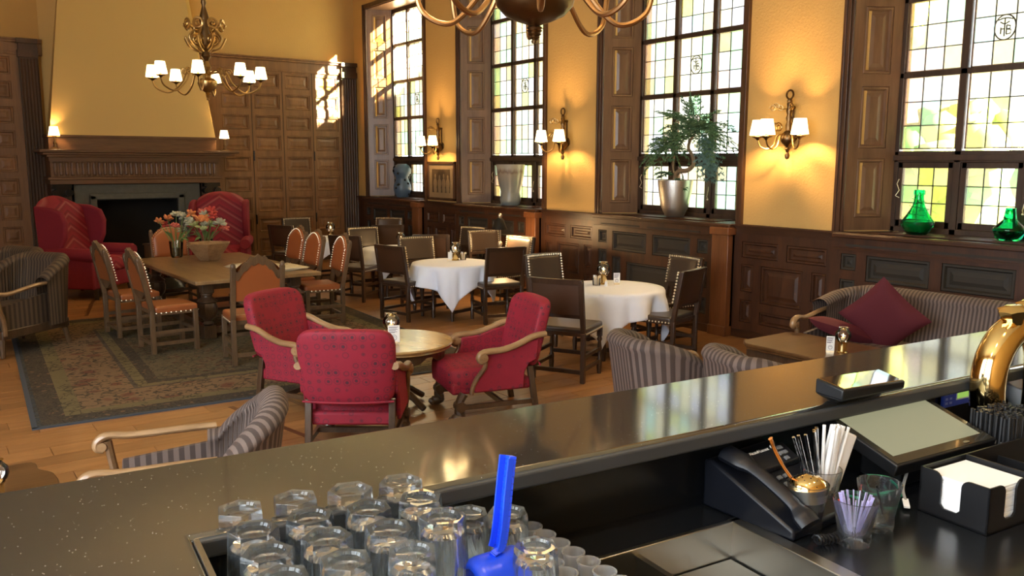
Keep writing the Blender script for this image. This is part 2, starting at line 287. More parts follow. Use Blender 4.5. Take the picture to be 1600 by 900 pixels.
# ------------------------------------------------------------------ mesh builder
class MB:
    def __init__(s): s.v = []; s.f = []; s.sm = []; s.uv = []; s.has_uv = False
    def add(s, vs, fs, smooth=False, uvs=None):
        o = len(s.v); s.v += [tuple(p) for p in vs]
        for i, f in enumerate(fs):
            s.f.append(tuple(o + k for k in f)); s.sm.append(smooth)
            s.uv.append(uvs[i] if uvs else None)
        if uvs: s.has_uv = True
        return s
    def box(s, x0, x1, y0, y1, z0, z1):
        return s.hexa([(x0, y0, z0), (x1, y0, z0), (x1, y1, z0), (x0, y1, z0), (x0, y0, z1), (x1, y0, z1), (x1, y1, z1), (x0, y1, z1)])
    def hexa(s, p):
        return s.add(p, [(3, 2, 1, 0), (4, 5, 6, 7), (0, 1, 5, 4), (1, 2, 6, 5), (2, 3, 7, 6), (3, 0, 4, 7)])
    def bar(s, a, b, w, h, upv=(0, 0, 1)):     # rectangular bar from a to b
        a = Vector(a); b = Vector(b); d = (b - a).normalized(); u = Vector(upv)
        if abs(d.dot(u)) > 0.95: u = Vector((0, 1, 0))
        x = d.cross(u).normalized()*w/2; y = x.cross(d).normalized()*h/2
        return s.hexa([a - x - y, a + x - y, a + x + y, a - x + y, b - x - y, b + x - y, b + x + y, b - x + y])
    def prism(s, poly, z0, z1, fn=None):       # poly in 2D; fn(x, y, z) -> point
        fn = fn or (lambda x, y, z: (x, y, z)); n = len(poly)
        return s.add([fn(x, y, z0) for x, y in poly] + [fn(x, y, z1) for x, y in poly],
                     [tuple(range(n))[::-1], tuple(range(n, 2*n))] + [(i, (i+1) % n, n + (i+1) % n, n + i) for i in range(n)])
    def tube(s, path, r, n=8, caps=True, closed=False, flat=1.0):
        P = [Vector(p) for p in path]; m = len(P); R = r if isinstance(r, (list, tuple)) else [r]*m
        vs = []; up = None
        for i in range(m):
            if closed: d = (P[(i+1) % m] - P[i-1]).normalized()
            else: d = (P[min(i+1, m-1)] - P[max(i-1, 0)]).normalized()
            if up is None:
                up = Vector((0, 0, 1)) if abs(d.z) < 0.9 else Vector((1, 0, 0))
            x = d.cross(up)
            if x.length < 1e-6: x = d.orthogonal()
            x.normalize(); up = x.cross(d).normalized()
            for k in range(n):
                a = 2*PI*k/n; vs.append(P[i] + (x*math.cos(a) + up*math.sin(a)*flat)*R[i])
        fs = [(i*n + k, i*n + (k+1) % n, (i+1)*n + (k+1) % n, (i+1)*n + k) for i in range(m-1) for k in range(n)]
        if closed: fs += [((m-1)*n + k, (m-1)*n + (k+1) % n, (k+1) % n, k) for k in range(n)]
        elif caps: fs += [tuple(range(n))[::-1], tuple((m-1)*n + k for k in range(n))]
        return s.add(vs, fs, True)
    def lathe(s, prof, n=24, c=(0, 0, 0), mtx=None, rf=None, close=False):
        vs = []
        for j, (r, z) in enumerate(prof):
            for k in range(n):
                a = 2*PI*k/n; rr = r if rf is None else r*rf(a, j)
                p = Vector((rr*math.cos(a), rr*math.sin(a), z))
                if mtx is not None: p = mtx @ p
                vs.append(p + Vector(c))
        m = len(prof)
        fs = [(j*n + k, j*n + (k+1) % n, (j+1)*n + (k+1) % n, (j+1)*n + k) for j in range(m-1) for k in range(n)]
        if close: fs += [((m-1)*n + k, (m-1)*n + (k+1) % n, (k+1) % n, k) for k in range(n)]
        else:
            if prof[0][0] > 1e-5: fs.append(tuple(range(n))[::-1])
            if prof[-1][0] > 1e-5: fs.append(tuple((m-1)*n + k for k in range(n)))
        return s.add(vs, fs, True)
    def ball(s, c, r, n=12, m=8, mtx=None):
        r = (r, r, r) if not isinstance(r, (tuple, list)) else r
        prof = []
        vs = []
        for j in range(m+1):
            b = PI*j/m - PI/2
            for k in range(n):
                a = 2*PI*k/n; p = Vector((r[0]*math.cos(b)*math.cos(a), r[1]*math.cos(b)*math.sin(a), r[2]*math.sin(b)))
                if mtx is not None: p = mtx @ p
                vs.append(p + Vector(c))
        return s.add(vs, [(j*n + k, j*n + (k+1) % n, (j+1)*n + (k+1) % n, (j+1)*n + k) for j in range(m) for k in range(n)], True)
    def grid(s, fn, nu, nv, uvf=None, smooth=True, wrap=False):
        vs = [fn(i/nu, j/nv) for j in range(nv+1) for i in range(nu+1)]
        fs = []; uvs = []
        for j in range(nv):
            for i in range(nu):
                q = [(i, j), (i+1, j), (i+1, j+1), (i, j+1)]
                fs.append(tuple(b*(nu+1) + a for a, b in q))
                if uvf: uvs.append([uvf(a/nu, b/nv) for a, b in q])
        return s.add(vs, fs, smooth, uvs if uvf else None)
    def xf(s, mtx, i0=0):
        for i in range(i0, len(s.v)): s.v[i] = tuple(mtx @ Vector(s.v[i]))
        return s
    def mesh(s, name, material, sharp=40):
        me = bpy.data.meshes.new(name); me.from_pydata(s.v, [], s.f)
        me.polygons.foreach_set('use_smooth', s.sm)
        if s.has_uv:
            ul = me.uv_layers.new(name='UVMap'); k = 0
            for i, f in enumerate(s.f):
                for j in range(len(f)):
                    ul.data[k].uv = s.uv[i][j] if s.uv[i] else (0, 0); k += 1
        me.materials.append(material); me.validate(); me.update()
        if any(s.sm): me.set_sharp_from_angle(angle=math.radians(sharp))
        return me

def put(name, me, parent=None, label=None, kind=None):
    o = bpy.data.objects.new(name, me); COL.objects.link(o)
    if parent is not None: o.parent = parent
    if label: o['label'] = label
    if kind: o['kind'] = kind
    return o
def part(name, mb, material, parent, label=None, kind=None, bevel=0.0, seg=2, sub=0, sharp=40):
    o = put(name, mb.mesh(name, material, sharp), parent, label, kind)
    if bevel:
        b = o.modifiers.new('bevel', 'BEVEL'); b.width = bevel; b.segments = seg; b.limit_method = 'ANGLE'; b.angle_limit = math.radians(50); b.harden_normals = False
        for p in o.data.polygons: p.use_smooth = True
        if not any(mb.sm): o.data.set_sharp_from_angle(angle=math.radians(60))
    if sub:
        sm = o.modifiers.new('sub', 'SUBSURF'); sm.levels = sub; sm.render_levels = sub
        for p in o.data.polygons: p.use_smooth = True
    return o
def thing(name, label, cat, loc=(0, 0, 0), rz=0.0, group=None):
    o = bpy.data.objects.new(name, None); COL.objects.link(o); o.empty_display_size = 0.1
    o.location = loc; o.rotation_euler = (0, 0, rz); o['label'] = label; o['category'] = cat
    if group: o['group'] = group
    return o
def tag(o, label, cat, group=None):
    o['label'] = label; o['category'] = cat
    if group: o['group'] = group
    return o
def struct(name, mb, material, parent=None, bevel=0.0):
    o = part(name, mb, material, parent, bevel=bevel)
    if parent is None: o['kind'] = 'structure'
    return o
CH = {}
def kids(o): return [c for c in bpy.data.objects if c.parent == o] if o not in CH else CH[o]
def dup(root, loc, rz, label, group=None):
    r = root.copy(); COL.objects.link(r); r.location = loc; r.rotation_euler = (0, 0, rz); r['label'] = label
    if group: r['group'] = group
    for c in kids(root):
        d = c.copy(); COL.objects.link(d); d.parent = r
        for g in kids(c):
            e = g.copy(); COL.objects.link(e); e.parent = d
            if e.type == 'LIGHT': pass
    return r
def face_rz(dx, dy): return math.atan2(dy, dx) - PI/2
def lamp_at(parent, loc, energy, color=(1.0, 0.63, 0.28), radius=0.03):
    ld = bpy.data.lights.new('bulb_light', 'POINT'); ld.energy = energy*LAMP; ld.color = color; ld.shadow_soft_size = radius
    lo = bpy.data.objects.new('bulb_light', ld); COL.objects.link(lo); lo.parent = parent; lo.location = loc
    return lo
def bez(p, n=12):       # Catmull-Rom through points
    P = [Vector(q) for q in p]; out = []
    for i in range(len(P)-1):
        a = P[max(i-1, 0)]; b = P[i]; c = P[i+1]; d = P[min(i+2, len(P)-1)]
        for k in range(n):
            t = k/n; out.append(0.5*((2*b) + (c-a)*t + (2*a-5*b+4*c-d)*t*t + (3*b-a-3*c+d)*t**3))
    out.append(P[-1]); return out
# ------------------------------------------------------------------ room shell
XW, YB, XL, YF, ZC = 8.38, 17.7, -4.0, -3.5, 6.3
WINS = [(17.09, 14.60), (13.30, 10.80), (9.43, 6.87), (5.45, 2.88), (1.50, -1.05)]   # far, near edge of each opening
ZS, ZH, XG = 1.41, 5.40, 8.90
def pane_panel_mesh(wd, ht, lip=0.018, cache={}):
    k = (round(wd, 3), round(ht, 3), lip)
    if k not in cache:
        m = MB(); rings = [(0, 0.0), (lip*0.4, 0.010), (lip*1.2, 0.010), (lip*1.8, -0.016), (lip*3.0, -0.016), (lip*4.6, -0.004)]
        vs = []
        for ins, n in rings: vs += [(-wd/2+ins, -ht/2+ins, n), (wd/2-ins, -ht/2+ins, n), (wd/2-ins, ht/2-ins, n), (-wd/2+ins, ht/2-ins, n)]
        fs = [(4*r+i, 4*r+(i+1) % 4, 4*r+4+(i+1) % 4, 4*r+4+i) for r in range(len(rings)-1) for i in range(4)] + [tuple(range(len(vs)-4, len(vs)))]
        cache[k] = (vs, fs)
    return cache[k]
PM = {}
def panelled(frame_name, parent, origin, ex, en, W, z0, z1, panels, mframe, mpanel, depth=0.03, pname='panel', flat=None, kind_struct=False):
    """a board with rectangular openings; every opening holds a panel object of its own"""
    ex = Vector(ex); en = Vector(en); O = Vector(origin)
    xs = sorted({0, W} | {p[0] for p in panels} | {p[1] for p in panels}); zs = sorted({z0, z1} | {p[2] for p in panels} | {p[3] for p in panels})
    m = MB()
    for i in range(len(xs)-1):
        run = None
        for j in range(len(zs)-1):
            cx, cz = (xs[i]+xs[i+1])/2, (zs[j]+zs[j+1])/2
            hole = any(p[0] < cx < p[1] and p[2] < cz < p[3] for p in panels)
            if not hole: run = (run[0], zs[j+1]) if run else (zs[j], zs[j+1])
            if (hole or j == len(zs)-2) and run:
                pts = [O + ex*x + en*n + Vector((0, 0, z)) for z in run for (x, n) in ((xs[i], -0.0), (xs[i+1], -0.0), (xs[i+1], depth), (xs[i], depth))]
                m.hexa(pts); run = None
    fr = part(frame_name, m, mframe, parent)
    if parent is None: fr['kind'] = 'structure'
    for (a, b, c, d, *mm) in panels:
        mp = mm[0] if mm else mpanel; key = (round(b-a, 3), round(d-c, 3), mp.name, tuple(ex), tuple(en))
        if key not in PM:
            vs, fs = pane_panel_mesh(b-a, d-c, min(0.024, (b-a)/9))
            q = MB(); q.add([ex*x + Vector((0, 0, z)) + en*n for x, z, n in vs], fs)
            flip = ex.cross(Vector((0, 0, 1))).dot(en) < 0
            if flip: q.f = [f[::-1] for f in q.f]
            PM[key] = q.mesh(pname, mp)
        o = put(pname, PM[key], fr if parent is None else parent)
        o.location = O + ex*(a+b)/2 + Vector((0, 0, (c+d)/2)) + en*(depth*0.6)
    return fr

# floor: sub-floor, boards near enough to tell apart, the rest as one field
m = MB(); m.box(XL-0.2, 9.05, YF-0.2, YB+0.4, -0.12, -0.012); floor = struct('floor', m, M_INLAY)
RUGC, RUGROT = (3.02, 10.05), math.radians(-3.3)
def on_rug(x, y, mg):
    dx, dy = x-RUGC[0], y-RUGC[1]; c, s = math.cos(-RUGROT), math.sin(-RUGROT)
    return abs(dx*c - dy*s) < 2.15-mg and abs(dx*s + dy*c) < 2.55-mg
field = MB(); BW, BL = 0.22, 0.9; nb = 0; bm_cache = {}
rows = int((YB - YF)/BW)
for r in range(rows):
    y0 = YF + r*BW; off = (r % 3)*0.31 + random.uniform(-0.05, 0.05); x = XL - off
    while x < XW:
        x0, x1 = max(x, XL), min(x+BL, XW); x += BL
        if x1 - x0 < 0.05: continue
        cx, cyy = (x0+x1)/2, y0+BW/2
        near = (-0.6 < cx < 5.6 and 3.6 < cyy < 9.6) or (-0.3 < cx < 2.4 and 9.6 < cyy < 15) or (5 < cx < 6.6 and 5.5 < cyy < 9.5)
        if near and not on_rug(cx, cyy, 0.5) and nb < 295:
            k = round(x1-x0, 2)
            if k not in bm_cache:
                b = MB(); L = x1-x0; e = 0.0015
                b.hexa([(-L/2+e, -BW/2+e, -0.014), (L/2-e, -BW/2+e, -0.014), (L/2-e, BW/2-e, -0.014), (-L/2+e, BW/2-e, -0.014), (-L/2+2*e, -BW/2+2*e, 0), (L/2-2*e, -BW/2+2*e, 0), (L/2-2*e, BW/2-2*e, 0), (-L/2+2*e, BW/2-2*e, 0)])
                bm_cache[k] = b.mesh('floorboard', M_FLOOR)
            o = put('floorboard', bm_cache[k], floor); o.location = (cx, cyy, 0); nb += 1
        else: field.box(x0+0.001, x1-0.001, y0+0.001, y0+BW-0.001, -0.012, -0.0005)
part('floorboard_field', field, M_FLOOR, floor, kind='stuff')
inl = MB()
for (xa, ya, xb, yb) in ((1.55, 13.05, 1.9, 14.6), (1.95, 13.0, 2.3, 14.5), (2.55, 5.6, 2.2, 7.35), (2.95, 5.6, 2.7, 7.35)):
    inl.bar((xa, ya, 0.0), (xb, yb, 0.0), 0.05, 0.003)
part('dark_strip', inl, M_INLAY, floor, 'dark wooden inlay strip in the floor')

# ceiling and the walls nobody sees
m = MB(); m.box(XL-0.2, 9.05, YF-0.2, YB+0.4, ZC, ZC+0.15); struct('ceiling', m, M_CEIL)
ADDED_LWIN = [(5.2, 2.2), (1.5, -2.6)]; FWIN = []  # openings added in the unseen left wall to brighten the room
def portal(x, y, z, sx, sz, rot):
    ld = bpy.data.lights.new('daylight_portal', 'AREA'); ld.shape = 'RECTANGLE'; ld.size = sx; ld.size_y = sz; ld.cycles.is_portal = True
    lo = bpy.data.objects.new('daylight_portal', ld); COL.objects.link(lo); lo.location = (x, y, z); lo.rotation_euler = rot
m = MB(); e = [YB+0.4] + [q for wn in ADDED_LWIN for q in wn] + [YF-0.2]
for i in range(0, len(e), 2): m.box(XL-0.2, XL, e[i+1], e[i], 0, ZC)
for c0, c1 in ADDED_LWIN:
    m.box(XL-0.2, XL, c1, c0, 0, 1.2); m.box(XL-0.2, XL, c1, c0, 5.4, ZC)
    portal(XL-0.15, (c0+c1)/2, 3.3, c0-c1, 4.2, (PI/2, 0, -PI/2))
struct('wall_left', m, M_PLASTER)
m = MB(); e = [XL] + [q for wn in FWIN for q in wn] + [9.05]
for i in range(0, len(e), 2): m.box(e[i], e[i+1], YF-0.2, YF, 0, ZC)
for c0, c1 in FWIN:
    m.box(c0, c1, YF-0.2, YF, 0, 1.2); m.box(c0, c1, YF-0.2, YF, 5.4, ZC)
    portal((c0+c1)/2, YF-0.15, 3.3, c1-c0, 4.2, (PI/2, 0, 0))
struct('wall_front', m, M_PLASTER)
m = MB(); m.box(XL, 9.05, YB, YB+0.2, 0, ZC); wall_back = struct('wall_back', m, M_PLASTER)
# window wall
m = MB(); edges = [YB+0.01] + [e for wn in WINS for e in wn] + [YF-0.01]
for i in range(0, len(edges), 2):
    a, b = edges[i], edges[i+1]                      # pier from b (near) to a (far)
    sa = 0.22 if i > 0 else 0; sb = 0.30 if i+2 < len(edges) else 0
    m.prism([(XW, b), (XG, b-sb), (XW+0.67, b-sb), (XW+0.67, a+sa), (XG, a+sa), (XW, a)], 0, ZC)
for c0, c1 in WINS:
    m.box(XW, XW+0.67, c1, c0, ZH, ZC); m.box(XW, XW+0.67, c1, c0, 0, ZS-0.03)
struct('wall_right', m, M_PLASTER)

# dado, bay by bay
def bay_panels(L):
    g = M_GRILL
    s = [(0.10, 0.28, 1.00, 1.18, g), (0.10, 0.28, 0.56, 0.90, g), (0.10, 0.28, 0.22, 0.44, g)]
    r = L - 0.10
    s += [(r-0.18, r, 1.00, 1.18, g), (r-0.18, r, 0.56, 0.90, g), (r-0.18, r, 0.22, 0.44, g)]
    a, b = 0.40, r-0.30; c = (a+b)/2
    s += [(a, c-0.06, 0.90, 1.18, g), (c+0.06, b, 0.90, 1.18, g), (a, a+0.18, 0.22, 0.82, g), (b-0.18, b, 0.22, 0.82, g), (a+0.30, b-0.30, 0.26, 0.76, g)]
    return s
def pier_panels(L):
    c = L/2
    return [(0.12, c-0.06, 1.0, 1.2), (c+0.06, L-0.12, 1.0, 1.2), (0.12, 0.30, 0.58, 0.92), (L-0.30, L-0.12, 0.58, 0.92), (0.42, L-0.42, 0.46, 0.92), (0.12, 0.30, 0.2, 0.48), (L-0.30, L-0.12, 0.2, 0.48), (0.42, L-0.42, 0.2, 0.36)]
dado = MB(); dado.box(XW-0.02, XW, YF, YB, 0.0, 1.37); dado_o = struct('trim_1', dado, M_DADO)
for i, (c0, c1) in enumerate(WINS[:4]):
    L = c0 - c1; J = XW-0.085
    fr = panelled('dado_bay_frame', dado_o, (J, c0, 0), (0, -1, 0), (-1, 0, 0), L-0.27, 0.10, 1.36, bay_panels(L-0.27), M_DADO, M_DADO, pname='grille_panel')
    bb = MB(); bb.box(J, XW, c1, c0, 0.0, 1.36); part('dado_bay_back', bb, M_GRILL, dado_o)
    p = MB(); p.box(XW-0.17, XW-0.02, c1, c1+0.26, 0.0, 1.30); p.box(XW-0.19, XW-0.02, c1-0.01, c1+0.27, 0.0, 0.12); p.box(XW-0.20, XW-0.02, c1-0.02, c1+0.28, 1.27, 1.36)
    part('pilaster', p, M_PILA, dado_o, 'plain reddish pilaster in the panelling', bevel=0.006)
    sl = MB(); sl.box(J-0.034, J-0.026, c0-0.95, c0-0.15, 1.262, 1.285); sl.box(J-0.034, J-0.026, c0-2.05, c0-1.10, 1.262, 1.285); part('air_slot', sl, M_GRILL, dado_o)
    mo = MB(); mo.box(J-0.05, J, c1+0.26, c0, 1.22, 1.245); part('moulding', mo, M_DADO_H, dado_o)
piers = [(YB-0.35, WINS[0][0])] + [(WINS[i][1], WINS[i+1][0]) for i in range(4)]
for a, b in piers:
    L = a - b
    if L > 1: panelled('dado_pier_frame', dado_o, (XW-0.02, a, 0), (0, -1, 0), (-1, 0, 0), L, 0.10, 1.30, pier_panels(L), M_DADO, M_DADO, pname='panel')
cap = MB(); cap.box(XW-0.06, XW+0.0, YF, YB, 1.365, 1.405); cap.box(XW-0.045, XW, YF, YB, 1.30, 1.365); cap.box(XW-0.09, XW, YF, YB, 1.385, 1.40); part('dado_cap', cap, M_DADO_H, dado_o)
base = MB(); base.box(XW-0.06, XW, YF, YB, 0, 0.10); base.box(XW-0.13, XW-0.06, 2.88, 5.45, 0, 0.1)
for c0, c1 in WINS[:4]: base.box(XW-0.14, XW, c1, c0, 0, 0.10)
struct('baseboard_right', base, M_DADO_H)

# ------------------------------------------------------------------ windows
ROWS = [(1.53, 2.13), (2.30, 3.05), (3.11, 3.83), (3.89, 4.60), (4.66, 5.30)]
PMESH = {}
def pane_mesh(wd, ht, k):
    key = (round(wd, 3), round(ht, 3), k)
    if key not in PMESH:
        q = MB(); a, b = wd/2, ht/2; e = 0.006
        q.add([(0, -a, -b), (0, a, -b), (0, a, b), (0, -a, b), (-0.002, -a+e, -b+e), (-0.002, a-e, -b+e), (-0.002, a-e, b-e), (-0.002, -a+e, b-e)], [(0, 1, 5, 4), (1, 2, 6, 5), (2, 3, 7, 6), (3, 0, 4, 7), (4, 5, 6, 7)])
        PMESH[key] = q.mesh('pane', PANES[k])
    return PMESH[key]
def emblem(lead, y, z, s):
    ov = [(XG-0.006, y + 0.42*s*math.cos(a), z + 0.5*s*math.sin(a)) for a in [2*PI*k/20 for k in range(20)]]
    lead.tube(ov, 0.007, 5, closed=True)
    for pts in ([(-.02, .38), (-.02, -.36)], [(-.2, .22), (-.02, .12), (.16, .22)], [(-.16, .0), (-.16, -.26)], [(-.16, -.06), (.0, -.06)], [(.06, .08), (.2, .04), (.2, -.06), (.06, -.08)], [(.06, -.08), (.24, -.12), (.22, -.26), (.06, -.28)], [(.06, .08), (.06, -.28)], [(-.3, .3), (-.1, .36), (.1, .36), (.3, .3)]):
        lead.tube([(XG-0.006, y - q[0]*s, z + q[1]*s) for q in pts], 0.006, 5)
def window(idx, c0, c1, fine=True):
    s0, s1 = c0-0.30, c1+0.22; W = (s0-s1)
    fr = MB(); X0, X1 = XG-0.05, XG+0.03
    cw = W/3
    for k in (1, 2): fr.box(X0, X1, s0-k*cw-0.035, s0-k*cw+0.035, ZS, ZH)
    fr.box(X0, X1, s0-0.045, s0+0.02, ZS, ZH); fr.box(X0, X1, s1-0.02, s1+0.045, ZS, ZH)
    for a, b in ((ZS, 1.47), (2.16, 2.28), (3.05, 3.11), (3.83, 3.89), (4.60, 4.66), (5.30, ZH)): fr.box(X0, X1, s1, s0, a, b)
    fr.box(X0-0.03, X1, s1, s0, 2.18, 2.24)
    win = struct('window_%d' % idx, fr, M_SASH, bevel=0.005)
    lead = MB(); cas = MB(); beads = MB(); leftover = MB()
    for ci in range(3):
        ya, yb = s0-ci*cw-0.045, s0-(ci+1)*cw+0.045
        for ri, (za, zb) in enumerate(ROWS):
            y0, y1, z0, z1 = ya, yb, za, zb
            if ri == 0:
                for (p, q, r, t) in ((y0+0.012, y0-0.05, 1.47, 2.16), (y1+0.05, y1-0.012, 1.47, 2.16)): cas.box(XG-0.035, XG+0.02, q, p, r, t)
                cas.box(XG-0.035, XG+0.02, y1, y0, 1.47, 1.54); cas.box(XG-0.035, XG+0.02, y1, y0, 2.10, 2.16); y0 -= 0.05; y1 += 0.05; z0, z1 = 1.54, 2.10
            else:
                beads.box(XG-0.02, XG-0.004, y0-0.012, y0, z0, z1); beads.box(XG-0.02, XG-0.004, y1, y1+0.012, z0, z1); beads.box(XG-0.02, XG-0.004, y1, y0, z0, z0+0.012)
            pw, ph = (y0-y1)/3, (z1-z0)/3
            for a in range(3):
                if a: lead.box(XG-0.006, XG+0.004, y0-a*pw-0.005, y0-a*pw+0.005, z0, z1)
                for b in range(3):
                    if b and a == 0: lead.box(XG-0.006, XG+0.004, y1, y0, z0+b*ph-0.005, z0+b*ph+0.005)
                    k = random.choices(range(9), (22, 22, 9, 10, 12, 8, 5, 9, 10))[0] + (9 if not fine else 0)
                    if ci == 1 and ri == 2 and a == 1 and b == 1 and fine: k = 1
                    me = pane_mesh(pw, ph, k)
                    if fine:
                        o = put('pane', me, win); o.location = (XG, y0-(a+0.5)*pw, z0+(b+0.5)*ph)
                    else:
                        i0 = len(leftover.v); q = PMESH[(round(pw, 3), round(ph, 3), k)]
                        leftover.add([(v.co.x+XG, v.co.y+y0-(a+0.5)*pw, v.co.z+z0+(b+0.5)*ph) for v in q.vertices], [tuple(p.vertices) for p in q.polygons])
            if ci == 1 and ri == 2 and fine: emblem(lead, (y0+y1)/2, (z0+z1)/2, ph)
    if leftover.v: part('pane_field', leftover, PANES[9], win, kind='stuff')
    part('lead_came', lead, M_LEAD, win)
    part('casement_frame', cas, M_SASH, win, bevel=0.004)
    part('glazing_bead', beads, M_SHUT, win)
    # casing on the wall face
    cg = MB()
    for y, sgn in ((c0, 1), (c1, -1)):
        cg.box(XW-0.035, XW+0.01, min(y, y+sgn*0.07), max(y, y+sgn*0.07), 1.40, ZH+0.07)
        cg.box(XW-0.05, XW+0.01, min(y+sgn*0.045, y+sgn*0.08), max(y+sgn*0.045, y+sgn*0.08), 1.40, ZH+0.09)
        cg.box(XW-0.02, XW+0.02, min(y, y-sgn*0.03), max(y, y-sgn*0.03), 1.40, ZH)
    cg.box(XW-0.035, XW+0.01, c1-0.07, c0+0.07, ZH, ZH+0.09)
    part('casing', cg, M_CASING, win, bevel=0.006)
    hd = MB(); hd.hexa([(XW, c1, ZH-0.02), (XG, s1, ZH-0.02), (XG, s0, ZH-0.02), (XW, c0, ZH-0.02), (XW, c1, ZH+0.02), (XG, s1, ZH+0.02), (XG, s0, ZH+0.02), (XW, c0, ZH+0.02)]); part('head_board', hd, M_SHUT, win)
    # panelled shutters folded into the splayed reveals
    SP = [(1.56, 2.20), (2.31, 2.97), (3.10, 3.80), (3.92, 4.57), (4.69, 5.28)]
    for (a, b) in (((XW, c0), (XG-0.04, s0+0.02)), ((XW, c1), (XG-0.04, s1-0.02))):
        d = Vector((b[0]-a[0], b[1]-a[1], 0)); L = d.length; ex = d.normalized()
        en = Vector((-ex.y, ex.x, 0)); 
        if en.y*(1 if a[1] == c1 else -1) < 0: en = -en
        panelled('shutter', win, (a[0], a[1], 0), ex, en, L, 1.42, ZH-0.02, [(L*0.24, L*0.80, p, q) for p, q in SP], M_SHUT, M_SHUT, depth=0.025, pname='shutter_panel')
    # sill with its slatted grille
    sl = MB(); sl.box(XW-0.13, XG+0.02, c1, c0, 1.375, 1.405); sl.box(XW-0.16, XW-0.02, c1, c0, 1.355, 1.395)
    sill = part('sill', sl, M_DADO_H, win, bevel=0.006)
    q = MB(); q.box(-0.018, 0.018, -(W-0.3)/2, (W-0.3)/2, 0, 0.012); me = q.mesh('slat', M_DADO_H)
    for k in range(7):
        o = put('slat', me, sill); o.location = (XW+0.03+k*0.062, (s0+s1)/2, 1.406)
    if fine:
        ct = MB(); yy = s0-2*cw+0.0; ct.tube([(XG-0.06, yy, 1.66), (XG-0.085, yy, 1.70), (XG-0.085, yy-0.02, 1.78), (XG-0.06, yy, 1.83)], 0.006, 6); ct.ball((XG-0.07, yy, 1.66), 0.014, 8, 6)
        part('casement_catch', ct, M_NAIL, win)
        ct = MB(); ct.tube([(XG-0.05, s0-0.07, 1.98), (XG-0.07, s0-0.06, 1.93), (XG-0.06, s0-0.085, 1.86), (XG-0.07, s0-0.05, 1.80), (XG-0.06, s0-0.09, 1.78)], 0.005, 6); part('stay_hook', ct, M_NAIL, win)
    # portal guides daylight sampling through the opening
    ld = bpy.data.lights.new('daylight_portal', 'AREA'); ld.shape = 'RECTANGLE'; ld.size = W; ld.size_y = ZH-ZS; ld.cycles.is_portal = True
    lo = bpy.data.objects.new('daylight_portal', ld); COL.objects.link(lo); lo.location = (XG+0.12, (s0+s1)/2, (ZS+ZH)/2); lo.rotation_euler = (PI/2, 0, PI/2)
    return win
for i, (c0, c1) in enumerate(WINS): window(i+1, c0, c1, i < 4)

# ------------------------------------------------------------------ back wall panelling
Y0 = YB
RZ = [(0.24, 0.55), (0.67, 0.98), (1.10, 1.41), (1.53, 1.84), (1.96, 2.26), (2.39, 2.70), (2.82, 3.12), (3.25, 3.56), (3.68, 3.99)]
colsR = [(5.40, 5.95), (6.08, 6.62), (6.75, 7.29), (7.41, 7.94)]
colsL = [(-0.6, -0.05), (0.08, 0.62), (0.74, 1.28), (1.40, 1.72)]
xo = 5.02
frR = panelled('trim_2', None, (xo, Y0, 0), (1, 0, 0), (0, -1, 0), 8.02-xo, 0.1, 4.06, [(a-xo, b-xo, c, d) for a, b in colsR for c, d in RZ], M_PANELFRAME, M_PANELWALL, depth=0.05, pname='oak_panel')
xo2 = -0.8
frL = panelled('trim_3', None, (xo2, Y0, 0), (1, 0, 0), (0, -1, 0), 1.86-xo2, 0.1, 4.06, [(a-xo2, b-xo2, c, d) for a, b in colsL for c, d in RZ], M_PANELFRAME, M_PANELWALL, depth=0.05, pname='oak_panel')
m = MB()
for a, b in ((5.0, 8.38), (XL, 2.24)):
    m.box(a, b, Y0-0.06, Y0, 4.06, 4.24); m.box(a, b, Y0-0.10, Y0, 4.24, 4.28); m.box(a, b, Y0-0.13, Y0, 4.28, 4.31)
    m.box(a, b, Y0-0.08, Y0, 4.03, 4.07)
part('frieze', m, M_PANELFRAME, frR, bevel=0.006)
seam = MB()
for x in (6.015, 6.685, 7.35): seam.box(x-0.006, x+0.006, Y0-0.053, Y0-0.049, 0.3, 4.03)
part('door_joint', seam, M_SOOT, frR)
hg = MB()
for x in (6.03, 7.36):
    for z in (2.28, 0.95): hg.tube([(x, Y0-0.062, z-0.1), (x, Y0-0.062, z+0.1)], 0.014, 8)
part('hinge', hg, M_IRON, frR)
bp = MB(); bp.box(5.0, 8.02, Y0-0.10, Y0, 0, 0.17); bp.box(XL, 2.24, Y0-0.10, Y0, 0, 0.17); struct('baseboard_back', bp, M_DARKPIL)
def fluted(name, x0, x1, label, yd=0.14):
    p = MB(); p.box(x0, x1, Y0-yd+0.03, Y0, 0.0, 4.24)
    n = 6; wv = (x1-x0)/n
    for k in range(n):
        xc = x0+(k+0.5)*wv; p.tube([(xc, Y0-yd+0.03, 0.35), (xc, Y0-yd+0.03, 3.95)], wv*0.36, 6)
    p.box(x0-0.02, x1+0.0, Y0-yd-0.02, Y0, 0.0, 0.32); p.box(x0-0.02, x1, Y0-yd-0.02, Y0, 3.98, 4.1); p.box(x0-0.03, x1, Y0-yd-0.04, Y0, 4.22, 4.30)
    return part(name, p, M_DARKPIL, frR if x0 > 4 else frL, label)
fluted('fluted_pilaster', 8.02, 8.37, 'dark fluted pilaster in the corner')
fluted('fluted_pilaster', 1.86, 2.16, 'dark fluted pilaster beside the fireplace', 0.2)

